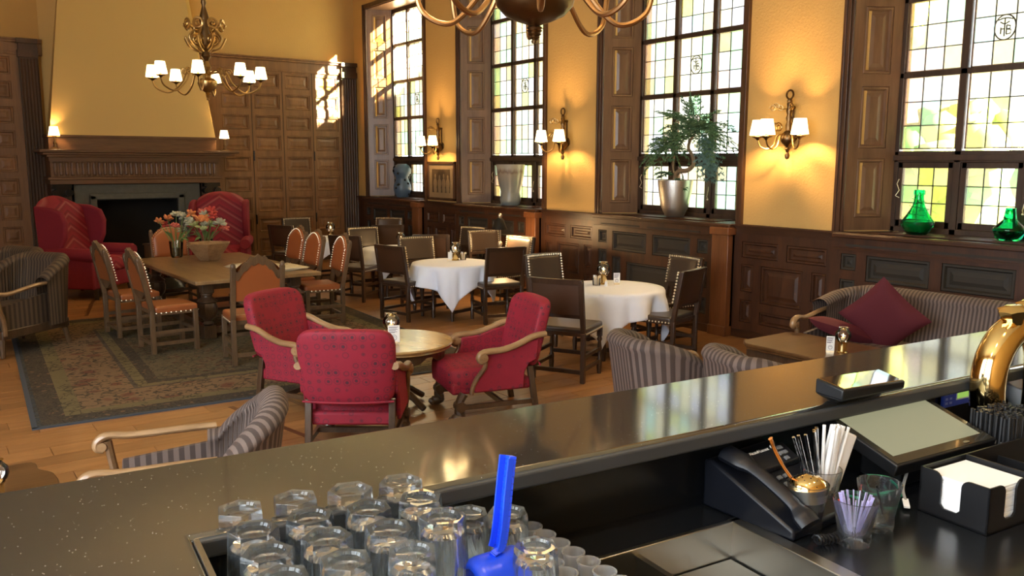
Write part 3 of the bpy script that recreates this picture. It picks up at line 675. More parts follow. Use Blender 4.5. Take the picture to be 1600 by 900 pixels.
# ------------------------------------------------------------------ fireplace
fp = thing('fireplace', 'wide carved fireplace with tapering plaster hood and dark grate opening', 'fireplace', (3.6, 16.9, 0))
FO = Vector((3.6, 16.9, 0))
def FP(name, mb, material, **k):
    mb.xf(Matrix.Translation(-FO)); return part(name, mb, material, fp, **k)
m = MB()
hx0, hx1, hy = 2.17, 5.03, 16.92
m.hexa([(hx0, hy, 2.62), (hx1, hy, 2.62), (hx1-0.02, YB, 2.62), (hx0+0.05, YB, 2.62), (hx0+0.50, hy+0.50, ZC), (hx1-0.48, hy+0.50, ZC), (hx1-0.30, YB, ZC), (hx0+0.05, YB, ZC)])
FP('hood', m, M_HOOD)
m = MB(); m.box(2.14, 5.04, 16.92, YB, 2.36, 2.58); m.box(2.12, 5.06, 16.89, YB, 2.575, 2.62); FP('overmantel_board', m, M_MANTEL, bevel=0.006)
m = MB(); m.box(1.96, 5.40, 16.66, YB-0.06, 2.31, 2.36); m.box(2.02, 5.34, 16.72, YB-0.06, 2.27, 2.31); m.box(2.08, 5.18, 16.78, YB-0.06, 2.23, 2.27); FP('mantel_shelf', m, M_MANTEL, bevel=0.008)
m = MB(); m.box(2.14, 5.06, 16.90, YB-0.06, 1.86, 2.23); m.box(2.12, 5.08, 16.86, 16.90, 2.16, 2.23); FP('frieze_board', m, M_MANTEL)
m = MB(); m.box(2.08, 5.10, 16.82, YB-0.06, 1.83, 1.875); m.box(2.11, 5.06, 16.85, YB-0.06, 1.75, 1.83); FP('frieze_moulding', m, M_MANTEL, bevel=0.008)
fl = MB(); fl.tube([(0, 0, -0.095), (0, 0, 0.095)], 0.030, 8); fl.ball((0, 0, 0.095), 0.030, 8, 6); fl.ball((0, 0, -0.095), (0.030, 0.03, 0.018), 8, 6); flm = fl.mesh('flute', M_MANTEL)
rg = MB(); rg.tube([(0.042*math.cos(a), 0, 0.05+0.042*math.sin(a)) for a in [PI*k/8 for k in range(9)]] , 0.009, 5); rgm = rg.mesh('arch_bead', M_MANTEL)
for k in range(32):
    o = put('flute', flm, fp); o.location = Vector((2.22+k*0.089, 16.90, 2.02)) - FO
ab = MB()
for k in range(32): ab.tube([(2.22+k*0.089+0.043*math.cos(a), 16.895, 2.115+0.035*math.sin(a)) for a in [PI*j/6 for j in range(7)]], 0.008, 5); ab.ball((2.22+k*0.089, 16.89, 1.892), (0.03, 0.015, 0.014), 8, 5)
FP('carved_beading', ab, M_MANTEL, kind='stuff')
for x in (2.30, 4.90):
    m = MB(); m.box(x-0.16, x+0.16, 17.0, YB-0.06, 0.0, 1.75); m.lathe([(0.11, 0.0), (0.11, 0.12), (0.075, 0.18), (0.085, 0.5), (0.095, 0.9), (0.075, 1.40), (0.09, 1.44), (0.07, 1.5)], 14, (x, 16.95, 0)); FP('column', m, M_DARKPIL)
    m = MB(); m.box(x-0.15, x+0.15, 16.82, 17.05, 1.68, 1.75)
    for s in (-1, 1): m.tube([(x+s*0.10, 16.80, 1.60), (x+s*0.10, 17.0, 1.60)], 0.062, 12)
    m.box(x-0.10, x+0.10, 16.86, 17.0, 1.53, 1.68); FP('scroll_capital', m, M_IRON)
m = MB(); m.box(2.50, 2.86, 16.98, YB-0.06, 0, 1.74); m.box(4.28, 4.70, 16.98, YB-0.06, 0, 1.74); m.box(2.86, 4.28, 16.98, YB-0.06, 1.47, 1.74); FP('stone_surround', m, M_STONE)
m = MB()
for (a, b, c, d) in ((2.74, 2.86, 0, 1.55), (4.28, 4.40, 0, 1.55), (2.74, 4.40, 1.46, 1.58)): m.box(a, b, 16.93, 16.99, c, d)
FP('stone_moulding', m, M_STONE, bevel=0.02)
m = MB(); m.box(2.86, 4.28, 17.55, YB-0.06, 0, 1.47); m.box(2.84, 2.87, 17.0, 17.6, 0, 1.47); m.box(4.27, 4.30, 17.0, 17.6, 0, 1.47); m.box(2.86, 4.28, 17.0, 17.6, 1.44, 1.48); FP('firebox', m, M_SOOT)
m = MB(); m.box(2.45, 4.75, 16.35, 17.0, 0, 0.035); FP('hearth', m, M_STONE)

# ------------------------------------------------------------------ outdoors
m = MB(); m.box(9.1, 45, -40, 45, -1.6, -1.4); og = part('ground', m, M_GROUND, None); og['kind'] = 'structure'
def tree(x, y, h, label, zc, rx, ry, rz):
    t = thing('tree', label, 'tree', (x, y, -1.4), random.uniform(-0.2, 0.2), 'trees outside the windows')
    tr = MB(); tr.tube([(0, 0, 0), (0.05, 0, zc*0.5), (0, 0.1, zc)], [0.16, 0.12, 0.08], 8); part('trunk', tr, M_BARK, t)
    c = MB(); c.ball((0, 0, zc), (rx*0.9, ry*0.9, rz*0.92), 22, 16)
    for k in range(22):
        a, b = random.uniform(0, 2*PI), random.uniform(-1.2, 1.3); s = random.uniform(0.25, 0.4)*min(rx, ry)
        c.ball((rx*0.75*math.cos(a)*math.cos(b), ry*0.75*math.sin(a)*math.cos(b), zc+rz*0.8*math.sin(b)), s, 9, 6)
    for i in range(len(c.v)):
        p = Vector(c.v[i]); c.v[i] = tuple(p + noise.noise_vector(p*2.2+Vector((y, x, 0)))*0.2)
    part('crown', c, M_TREE, t, sharp=180)
# ------------------------------------------------------------------ dark leather dining chairs
def nails(pts, r=0.007, n=6):
    q = MB()
    for p in pts: q.ball(p, r, n, 4)
    return q
def lin(a, b, n): return [Vector(a).lerp(Vector(b), k/(n-1)) for k in range(n)]
def make_dining(label, loc, rz, padded):
    t = thing('dining_chair', label, 'chair', loc, rz, 'dark leather chairs at the white tables')
    W, D = 0.245, 0.23
    def yb(z): return -D - max(0, z-0.46)*0.17
    for sx in (-1, 1):
        x = sx*W; w = 0.021; m = MB()
        for (z0, z1) in ((0, 0.46), (0.46, 0.95)):
            m.hexa([(x-w, yb(z0)-w, z0), (x+w, yb(z0)-w, z0), (x+w, yb(z0)+w, z0), (x-w, yb(z0)+w, z0), (x-w, yb(z1)-w, z1), (x+w, yb(z1)-w, z1), (x+w, yb(z1)+w, z1), (x-w, yb(z1)+w, z1)])
        part('rear_leg', m, M_CHAIRWOOD, t, bevel=0.004)
        m = MB(); m.box(x-w, x+w, D-0.02-w, D-0.02+w, 0.36, 0.44)
        m.lathe([(0.018, 0.36), (0.026, 0.33), (0.016, 0.31), (0.024, 0.24), (0.015, 0.16), (0.026, 0.14), (0.026, 0.06), (0.02, 0.0)], 10, (x, D-0.02, 0)); part('front_leg', m, M_CHAIRWOOD, t)
    m = MB(); n = 8
    for k in range(n):
        a, b = -W+2*W*k/n, -W+2*W*(k+1)/n
        ca, cb = [-0.03*(1-(q/W)**2) for q in (a, b)]
        m.hexa([(a, yb(.9)-0.016+ca, 0.905), (b, yb(.9)-0.016+cb, 0.905), (b, yb(.9)+0.016+cb, 0.905), (a, yb(.9)+0.016+ca, 0.905), (a, yb(.95)-0.02+ca, 0.955), (b, yb(.95)-0.02+cb, 0.955), (b, yb(.95)+0.016+cb, 0.955), (a, yb(.95)+0.016+ca, 0.955)])
    part('top_rail', m, M_CHAIRWOOD, t)
    m = MB(); m.box(-W, W, yb(.6)-0.014, yb(.6)+0.014, 0.595, 0.64); part('lower_rail', m, M_CHAIRWOOD, t, bevel=0.004)
    m = MB()
    def sheet(dy): return [(x, yb(z) + dy - 0.03*(1-(x/W)**2), z) for z in (0.63, 0.91) for x in [-0.225+0.45*k/8 for k in range(9)]]
    A, B = sheet(-0.008), sheet(0.02)
    m.add(A, [(k, k+1, k+10, k+9) for k in range(8)], True); m.add(B, [(k+9, k+10, k+1, k) for k in range(8)], True)
    part('back_panel', m, M_BACKLEATHER, t)
    if padded:
        m = MB(); w2 = W+0.012
        def f(u, v):
            x = -w2+2*w2*u; z = 0.63+0.325*v; e = min(1, 10*min(u, 1-u, v, 1-v))
            return (x, yb(z)+0.022-0.03*(1-(x/W)**2)+0.028*math.sqrt(e), z)
        m.grid(f, 16, 12); part('back_pad', m, M_LEATHER, t)
        P = []
        for p in lin((-w2+0.012, 0, 0.94), (w2-0.012, 0, 0.94), 17) + lin((-w2+0.012, 0, 0.92), (-w2+0.012, 0, 0.65), 10) + lin((w2-0.012, 0, 0.92), (w2-0.012, 0, 0.65), 10):
            P.append((p.x, yb(p.z)+0.044-0.03*(1-(p.x/W)**2), p.z))
        part('nail_trim', nails(P, 0.0115), M_NAIL, t, kind='stuff')
    m = MB(); m.box(-W-0.01, W+0.01, -D+0.0, D+0.02, 0.425, 0.46); part('seat_frame', m, M_CHAIRWOOD, t)
    m = MB(); m.box(-W-0.015, W+0.015, -D+0.022, D+0.03, 0.435, 0.50); part('seat', m, M_LEATHER, t, bevel=0.022, seg=4)
    P = lin((-W-0.017, -D+0.04, 0.447), (-W-0.017, D+0.01, 0.447), 13) + lin((W+0.017, -D+0.04, 0.447), (W+0.017, D+0.01, 0.447), 13) + lin((-W, D+0.032, 0.447), (W, D+0.032, 0.447), 14)
    part('seat_nails', nails(P, 0.009), M_NAIL, t, kind='stuff')
    for sx in (-1, 1):
        for z in (0.12, 0.24): m = MB(); m.box(sx*W-0.012, sx*W+0.012, -D, D-0.02, z-0.016, z+0.016); part('stretcher', m, M_CHAIRWOOD, t)
    for y, z in ((-D, 0.10), (D-0.02, 0.18)): m = MB(); m.box(-W, W, y-0.012, y+0.012, z-0.018, z+0.018); part('stretcher', m, M_CHAIRWOOD, t)
    CH[t] = kids(t)
    return t
DEFS = [
 ('dark wooden chair in front left of the nearest white table, back to the bar', (5.36, 6.50, 0), face_rz(0.88, 0.48)),
 ('dark leather chair beyond the nearest white table on its left, pale nail trim', (6.36, 7.86, 0), face_rz(0.06, -1)),
 ('brown leather chair between the nearest white table and the radiator panel', (7.28, 7.02, 0), face_rz(-1, 0.12)),
 ('dark wooden chair at the right end of the nearest white table', (6.62, 6.38, 0), face_rz(-0.30, 1)),
 ('dark wooden chair left of the second white table, seen from behind', (5.60, 10.28, 0), face_rz(1, 0.25)),
 ('leather chair with nail trim between the second and third white tables', (6.2, 10.86, 0), face_rz(-0.1, -1)),
 ('dark wooden chair at the near right of the second white table, cloth behind it', (6.50, 9.42, 0), face_rz(0.2, 1)),
 ('nail-edged leather chair behind the right end of the second white table', (7.28, 10.30, 0), face_rz(-1, -0.15)),
 ('dark wooden chair left of the third white table, behind the tan chairs', (5.72, 12.15, 0), face_rz(0.86, 0.52)),
 ('leather chair with a bluish sheen between the third and the farthest white table', (6.39, 13.02, 0), face_rz(0, -1)),
 ('dark wooden chair at the wall end of the third white table, plain top rail', (6.78, 11.66, 0), face_rz(0.5, 0.85)),
 ('dark leather chair sideways at the wall beyond the black reading lamp', (7.72, 12.25, 0), face_rz(-1, -0.25)),
 ('dark wooden chair at the left of the farthest white table', (5.70, 14.75, 0), face_rz(0.9, 0.43)),
 ('black leather chair with white nail heads against the oak panelling, beyond the farthest white table', (6.39, 16.05, 0), face_rz(0, -1)),
 ('dark wooden chair below the blue vase, back to the bar', (7.15, 13.90, 0), face_rz(0.4, 0.9)),
 ('nail-trimmed leather chair under the first window, in the corner', (7.75, 15.2, 0), face_rz(-0.8, -0.7)),
 ('reddish leather chair under the black reading lamp', (7.75, 11.35, 0), face_rz(-0.1, -1)),
]
_pad = make_dining(DEFS[0][0], DEFS[0][1], DEFS[0][2], True)
_pad.scale = (1.09, 1.07, 1.09)
for lb, lc, rz in DEFS[1:]: dup(_pad, lc, rz, lb)

# ------------------------------------------------------------------ white tables
def make_white_table(c, R, a, rot, which, seed):
    t = thing('dining_table', 'dark wooden table hidden under the cloth of the %s' % which, 'table', (c[0], c[1], 0), rot, 'tables under white cloths')
    m = MB(); m.lathe([(R-0.02, 0.715), (R, 0.72), (R, 0.745), (R-0.01, 0.75)], 40); part('tabletop', m, M_CHAIRWOOD, t)
    for sx in (-1, 1):
        for sy in (-1, 1):
            m = MB(); m.lathe([(0.028, 0.715), (0.03, 0.6), (0.02, 0.55), (0.034, 0.40), (0.02, 0.2), (0.03, 0.12), (0.022, 0)], 10, (sx*0.3, sy*0.3, 0)); part('leg', m, M_CHAIRWOOD, t)
    for s in (-1, 1):
        m = MB(); m.box(-0.3, 0.3, s*0.3-0.015, s*0.3+0.015, 0.10, 0.14); part('stretcher', m, M_CHAIRWOOD, t)
        m = MB(); m.box(-0.32, 0.32, s*0.3-0.015, s*0.3+0.015, 0.63, 0.715); part('apron', m, M_CHAIRWOOD, t)
    rnd = random.Random(seed); ph = rnd.uniform(0, 6)
    q = MB(); na, nr, ns = 144, 6, 14
    def f(u, v):
        th = 2*PI*u; s = a/max(abs(math.cos(th)), abs(math.sin(th)))
        k = v*(nr+ns)
        if k <= nr: r = R*k/nr; z = 0.757
        else:
            h = (k-nr)/ns*(s-R)
            fold = (abs(math.sin(th*5.5+ph))*2-1)*0.55 + math.sin(th*7+ph*2)*0.45
            tip = max(0, (s/a-1)/0.414)
            r = R + 0.012*min(1, h/0.03) + (0.10*fold*(1-0.4*tip) + 0.03 - 0.10*tip*h)*min(1, h/0.12)*min(1.0, h*3+0.15); z = 0.757 - max(0, h-0.006)*0.985
        if k > nr and z > 0.757: z = 0.757
        return (r*math.cos(th), r*math.sin(th), z)
    q.grid(f, na, nr+ns)
    o = part('tablecloth', q, M_CLOTH, None, sharp=70); o.location = (c[0], c[1], 0); o.rotation_euler = (0, 0, rot)
    so = o.modifiers.new('thick', 'SOLIDIFY'); so.thickness = 0.003
    tag(o, 'white linen cloth hanging in corners on the %s' % which, 'tablecloth', 'white tablecloths')
TABLES = [((6.42, 7.0), 0.58, 0.85, math.radians(-8), 'white table nearest the bar', 1), ((6.18, 10.05), 0.56, 0.84, math.radians(13), 'second white table from the bar', 2), ((6.5, 12.3), 0.55, 0.75, math.radians(-5), 'third white table from the bar', 3), ((6.3, 14.6), 0.62, 0.8, math.radians(0), 'white table farthest from the bar', 4)]
for a in TABLES: make_white_table(*a)

# ------------------------------------------------------------------ tan leather chairs at the oak table
def make_tan(label, loc, rz):
    t = thing('oak_chair', label, 'chair', loc, rz, 'tan leather chairs round the oak table')
    W, D, HT = 0.235, 0.22, 1.06
    def yb(z): return -D - max(0, z-0.46)*0.2
    for sx in (-1, 1):
        w = 0.024; x = sx*W; m = MB()
        for (z0, z1) in ((0, 0.46), (0.46, 0.98)):
            m.hexa([(x-w, yb(z0)-w, z0), (x+w, yb(z0)-w, z0), (x+w, yb(z0)+w, z0), (x-w, yb(z0)+w, z0), (x-w, yb(z1)-w, z1), (x+w, yb(z1)-w, z1), (x+w, yb(z1)+w, z1), (x-w, yb(z1)+w, z1)])
        m.ball((x, yb(0.99), 0.99), (0.026, 0.026, 0.035), 8, 6)
        part('rear_leg', m, M_OAKCHAIR, t, bevel=0.004)
        m = MB(); m.box(x-w, x+w, D-w, D+w, 0.0, 0.44); part('front_leg', m, M_OAKCHAIR, t, bevel=0.004)
    def crest(x): return 0.93 + 0.16*max(0, math.cos(x/W*PI*0.62))**0.8 + 0.012*math.cos(x*90)
    n = 22; m = MB()
    for k in range(n):
        a, b = -W+2*W*k/n, -W+2*W*(k+1)/n
        pts = []
        for (x, zz) in ((a, crest(a)-0.085), (b, crest(b)-0.085), (b, crest(b)), (a, crest(a))):
            pts.append((x, yb(zz), zz))
        m.hexa([(p[0], p[1]-0.022, p[2]) for p in pts] + [(p[0], p[1]+0.02, p[2]) for p in pts])
    part('carved_crest', m, M_OAKCHAIR, t)
    m = MB()
    for k in range(n):
        a, b = -W+2*W*k/n, -W+2*W*(k+1)/n
        def lo(x): return 0.60 - 0.05*math.cos(x/W*PI*0.9)
        pts = [(a, yb(.6), lo(a)), (b, yb(.6), lo(b)), (b, yb(.64), 0.645), (a, yb(.64), 0.645)]
        m.hexa([(p[0], p[1]-0.02, p[2]) for p in pts] + [(p[0], p[1]+0.018, p[2]) for p in pts])
    part('carved_rail', m, M_OAKCHAIR, t)
    m = MB()
    def bk(dy, fl):
        vs = []; fs = []
        for k in range(17):
            x = -W+0.02+(2*W-0.04)*k/16
            for j in range(7):
                z = 0.635 + (crest(x)-0.075-0.635)*j/6; vs.append((x, yb(z)+dy, z))
        for k in range(16):
            for j in range(6): q = (k*7+j, k*7+7+j, k*7+8+j, k*7+j+1); fs.append(q if fl else q[::-1])
        m.add(vs, fs, True)
    bk(-0.012, True); part('back_panel', m, M_TAN, t)
    m = MB(); w2 = W+0.008
    def f(u, v):
        x = -w2+2*w2*u; zt = 0.90+0.165*max(0, math.cos(x/w2*PI*0.5))**0.7; z = 0.63+(zt-0.63)*v; e = min(1, 9*min(u, 1-u, v, 1-v))
        return (x, yb(z)+0.022+0.035*math.sqrt(e), z)
    m.grid(f, 18, 12); part('back_pad', m, M_TAN, t)
    P = []
    for k in range(23):
        u = k/22; x, y, z = f(0.02+0.96*u, 0.97); P.append((x, y+0.012, z))
    for v in [j/10 for j in range(1, 10)]:
        for u in (0.025, 0.975): x, y, z = f(u, v); P.append((x, y+0.012, z))
    part('nail_trim', nails(P, 0.008), M_NAIL, t, kind='stuff')
    m = MB(); m.box(-W-0.01, W+0.01, -D+0.02, D+0.02, 0.40, 0.44); part('seat_frame', m, M_OAKCHAIR, t)
    m = MB(); m.box(-W-0.012, W+0.012, -D+0.026, D+0.03, 0.41, 0.495); part('seat', m, M_TAN, t, bevel=0.028, seg=4)
    P = lin((-W-0.014, -D+0.04, 0.425), (-W-0.014, D, 0.425), 9) + lin((W+0.014, -D+0.04, 0.425), (W+0.014, D, 0.425), 9) + lin((-W, D+0.032, 0.425), (W, D+0.032, 0.425), 9)
    part('seat_nails', nails(P, 0.008), M_NAIL, t, kind='stuff')
    for sx in (-1, 1):
        for z in (0.10, 0.22): m = MB(); m.box(sx*W-0.014, sx*W+0.014, -D, D, z-0.018, z+0.018); part('stretcher', m, M_OAKCHAIR, t)
    for y, z in ((-D, 0.10), (D, 0.22)): m = MB(); m.box(-W, W, y-0.014, y+0.014, z-0.018, z+0.018); part('stretcher', m, M_OAKCHAIR, t)
    CH[t] = kids(t)
    return t
RZ0 = 0.014
TDEFS = [
 ('tan leather chair at the near end of the oak table, carved back to the bar', (2.98, 9.0, RZ0), face_rz(0.10, 1)),
 ('tan leather chair on the left of the oak table, nearest the bar', (2.36, 10.12, RZ0), face_rz(1, 0.06)),
 ('tan leather chair on the left of the oak table, nearer the red wing chair', (2.22, 11.30, RZ0), face_rz(1, 0.10)),
 ('tan leather chair at the far end of the oak table, before the fireplace', (3.28, 13.35, RZ0), face_rz(0, -1)),
 ('tan leather chair on the right of the oak table, farthest from the bar', (4.50, 12.3, RZ0), face_rz(-1, -0.05)),
 ('tan leather chair in the middle of the right side of the oak table', (4.42, 11.45, RZ0), face_rz(-1, 0.0)),
 ('tan leather chair on the right of the oak table, nearest the bar', (4.46, 10.66, RZ0), face_rz(-1, 0.12)),
]
_tan = make_tan(*TDEFS[0])
for lb, lc, rz in TDEFS[1:]: dup(_tan, lc, rz, lb)

# ------------------------------------------------------------------ oak refectory table
t = thing('oak_table', 'long oak table with thick bulbous carved legs on the rug', 'table', (3.43, 11.57, RZ0), math.radians(1.5))
m = MB(); m.box(-0.79, 0.79, -1.49, 1.49, 0.705, 0.75); part('tabletop', m, M_TABLETOP, t, bevel=0.008)
for s in (-1, 1):
    m = MB(); m.box(-0.62, 0.62, s*1.14-0.03, s*1.14+0.03, 0.60, 0.705); part('apron', m, M_TABLELEG, t)
    m = MB(); m.box(s*0.56-0.03, s*0.56+0.03, -1.14, 1.14, 0.60, 0.705); part('apron', m, M_TABLELEG, t)
    m = MB(); m.box(s*0.56-0.04, s*0.56+0.04, -1.14, 1.14, 0.06, 0.13); part('stretcher', m, M_TABLELEG, t)
    m = MB(); m.box(-0.56, 0.56, s*1.14-0.04, s*1.14+0.04, 0.06, 0.13); part('stretcher', m, M_TABLELEG, t)
    for s2 in (-1, 1):
        x, y = s*0.56, s2*1.14
        m = MB(); m.box(x-0.07, x+0.07, y-0.07, y+0.07, 0.56, 0.705); m.box(x-0.075, x+0.075, y-0.075, y+0.075, 0, 0.16)
        m.lathe([(0.045, 0.16), (0.07, 0.18), (0.045, 0.21), (0.06, 0.235), (0.10, 0.27), (0.122, 0.33), (0.122, 0.39), (0.105, 0.44), (0.125, 0.455), (0.105, 0.475), (0.075, 0.50), (0.055, 0.52), (0.075, 0.545), (0.06, 0.56)], 24, (x, y, 0), rf=lambda a, j: 1+0.045*math.cos(a*9) if 3 < j < 10 else 1.0)
        part('bulbous_leg', m, M_TABLELEG, t, bevel=0.006)

# ------------------------------------------------------------------ rug
m = MB(); m.box(-2.15, 2.15, -2.55, 2.55, 0.001, 0.012); rug = part('oriental_rug', m, M_RUG, None); rug.location = (RUGC[0], RUGC[1], 0); rug.rotation_euler = (0, 0, RUGROT)
tag(rug, 'large faded oriental rug under the oak table', 'rug')
m = MB(); m.box(-2.19, -2.15, -2.58, 2.55, 0.0, 0.013); m.box(-2.19, 2.15, -2.585, -2.55, 0.0, 0.013); part('binding', m, M_RUGEDGE, rug, 'dark blue-grey bound edge')

# ------------------------------------------------------------------ red armchairs
def rounded_slab(m, w, zf, yf, th, nu=18, nv=14, zlo=0.0, zhi=1.0, top_round=0.25):
    pass
def softbox(w, d, h, e=4.0, n=20):
    """superellipsoid block, centre at origin"""
    m = MB(); vs = []
    def sp(c, p): return math.copysign(abs(c)**p, c)
    nu, nv = n*2, n
    for j in range(nv+1):
        b = PI*j/nv - PI/2
        for k in range(nu):
            a = 2*PI*k/nu; vs.append((w/2*sp(math.cos(b), 2/e)*sp(math.cos(a), 2/e), d/2*sp(math.cos(b), 2/e)*sp(math.sin(a), 2/e), h/2*sp(math.sin(b), 2/e)))
    m.add(vs, [(j*nu+k, j*nu+(k+1) % nu, (j+1)*nu+(k+1) % nu, (j+1)*nu+k) for j in range(nv) for k in range(nu)], True)
    return m
def shear_y(m, k, z0):
    for i, p in enumerate(m.v): m.v[i] = (p[0], p[1] + k*(p[2]-z0), p[2])
def make_red(label, loc, rz):
    t = thing('red_armchair', label, 'armchair', loc, rz, 'red brocade armchairs at the round table')
    m = softbox(0.69, 0.135, 0.58, 5.5, 18); m.xf(Matrix.Translation((0, -0.30, 0.70))); shear_y(m, -0.24, 0.45)
    for i, p in enumerate(m.v): m.v[i] = (p[0]*(1+0.10*(p[2]-0.7)), p[1] - 0.05*(1-(p[0]/0.345)**2), p[2])
    part('backrest', m, M_RED, t, sharp=180)
    m = softbox(0.64, 0.68, 0.22, 6, 16); m.xf(Matrix.Translation((0, 0.09, 0.36))); part('seat', m, M_RED, t, sharp=180)
    m = MB(); m.box(-0.31, 0.31, -0.30, 0.40, 0.24, 0.34); part('seat_rail_cover', m, M_RED, t, bevel=0.02)
    for s in (-1, 1):
        m = MB(); pl = [(-0.22, 0.26), (0.22, 0.26), (0.23, 0.34), (0.17, 0.42), (0.12, 0.50), (0.11, 0.585), (-0.06, 0.60), (-0.20, 0.645), (-0.36, 0.68), (-0.34, 0.50), (-0.27, 0.47), (-0.23, 0.40)]
        m.prism(pl, s*0.325, s*0.355, lambda y, z, x: (x, y, z)); part('side_panel', m, M_RED, t, bevel=0.012)
        pts = bez([(s*0.345, -0.42, 0.715), (s*0.355, -0.30, 0.70), (s*0.365, -0.16, 0.645), (s*0.37, -0.02, 0.610), (s*0.37, 0.10, 0.605), (s*0.37, 0.165, 0.590), (s*0.37, 0.185, 0.552), (s*0.37, 0.155, 0.522), (s*0.37, 0.128, 0.545)], 5)
        m = MB(); m.tube(pts, [0.030]*(len(pts)-14) + [0.032]*8 + [0.028, 0.025, 0.022, 0.02, 0.018, 0.016], 10, flat=0.9); m.tube([(s*0.333, 0.150, 0.558), (s*0.407, 0.150, 0.558)], 0.034, 14); m.tube([(s*0.328, 0.150, 0.558), (s*0.412, 0.150, 0.558)], 0.014, 10)
        part('arm', m, M_ARM, t, 'carved wooden arm with scroll end')
        pts = bez([(s*0.365, 0.13, 0.54), (s*0.365, 0.135, 0.47), (s*0.355, 0.20, 0.38), (s*0.345, 0.235, 0.30), (s*0.335, 0.24, 0.245)], 5)
        m = MB(); m.tube(pts, 0.02, 8); part('arm_post', m, M_ARMDARK, t)
        m = MB(); pts = bez([(s*0.305, 0.30, 0.25), (s*0.305, 0.335, 0.18), (s*0.305, 0.345, 0.10), (s*0.305, 0.315, 0.05)], 5); m.tube(pts, [0.042, 0.042, 0.04, 0.04, 0.038, 0.036, 0.034, 0.034, 0.034, 0.036, 0.038, 0.04, 0.042, 0.044, 0.04, 0.035], 8)
        m.tube([(s*0.305-0.045, 0.335, 0.145), (s*0.305+0.045, 0.335, 0.145)], 0.045, 12); m.ball((s*0.305, 0.35, 0.045), (0.05, 0.065, 0.045), 10, 7)
        for k in (-1, 0, 1): m.ball((s*0.305+k*0.025, 0.40, 0.03), (0.016, 0.03, 0.028), 8, 5)
        part('carved_front_leg', m, M_TABLELEG, t)
        m = MB(); x = s*0.305; w = 0.024
        m.hexa([(x-w, -0.36-w, 0), (x+w, -0.36-w, 0), (x+w, -0.36+w, 0), (x-w, -0.36+w, 0), (x-w, -0.29-w, 0.44), (x+w, -0.29-w, 0.44), (x+w, -0.29+w, 0.44), (x-w, -0.29+w, 0.44)]); part('rear_leg', m, M_TABLELEG, t, bevel=0.004)
        m = MB(); m.bar((s*0.305, -0.34, 0.13), (s*0.305, 0.31, 0.13), 0.026, 0.04); part('stretcher', m, M_TABLELEG, t)
    m = MB(); m.bar((-0.305, -0.05, 0.13), (0.305, -0.05, 0.13), 0.026, 0.04); part('stretcher', m, M_TABLELEG, t)
    m = MB(); m.tube([(x, -0.375-0.05*(1-(x/0.345)**2), 0.445) for x in [-0.33+0.66*k/12 for k in range(13)]], 0.008, 6); part('piping', m, M_RED, t)
    CH[t] = kids(t)
    return t
_red = make_red('red brocade armchair in front of the round table, its back towards the bar', (2.70, 5.78, 0), face_rz(0.58, 0.81))
dup(_red, (2.87, 7.10, 0), face_rz(0.48, -0.88), 'red brocade armchair beyond the round table, beside the rug, facing right')
dup(_red, (4.01, 5.98, 0), face_rz(-0.97, 0.25), 'red brocade armchair on the right of the round table, seen from its side')

# ------------------------------------------------------------------ round coffee table
t = thing('round_table', 'low round wooden table with polished top between red armchairs', 'table', (3.42, 6.52, 0), 0.3)
m = MB(); m.lathe([(0.40, 0.535), (0.47, 0.54), (0.485, 0.55), (0.48, 0.562), (0.50, 0.572), (0.505, 0.585), (0.495, 0.598), (0.0, 0.60)], 56); part('tabletop', m, M_ROUNDTOP, t)
m = MB()
for k in range(8):
    a0 = 2*PI*k/8
    for j in range(5):
        a, b = a0 + j*2*PI/40, a0 + (j+1)*2*PI/40; dz = [0.03, 0.075, 0.085, 0.075, 0.03, 0.03]
        P = [(0.44, a, 0.54-dz[j]), (0.44, b, 0.54-dz[j+1]), (0.44, b, 0.54), (0.44, a, 0.54)]
        m.hexa([((r-0.02)*math.cos(q), (r-0.02)*math.sin(q), z) for r, q, z in P] + [(r*math.cos(q), r*math.sin(q), z) for r, q, z in P])
part('scalloped_apron', m, M_TABLELEG, t)
m = MB(); m.lathe([(0.05, 0.54), (0.06, 0.45), (0.04, 0.4), (0.085, 0.28), (0.05, 0.18), (0.07, 0.12)], 20); part('pedestal', m, M_TABLELEG, t)
for k in range(4):
    a = PI/2*k; m = MB(); m.tube(bez([(0.04*math.cos(a), 0.04*math.sin(a), 0.17), (0.18*math.cos(a), 0.18*math.sin(a), 0.12), (0.33*math.cos(a), 0.33*math.sin(a), 0.03)], 5), [0.035]*6 + [0.028]*5, 8); part('foot', m, M_TABLELEG, t)

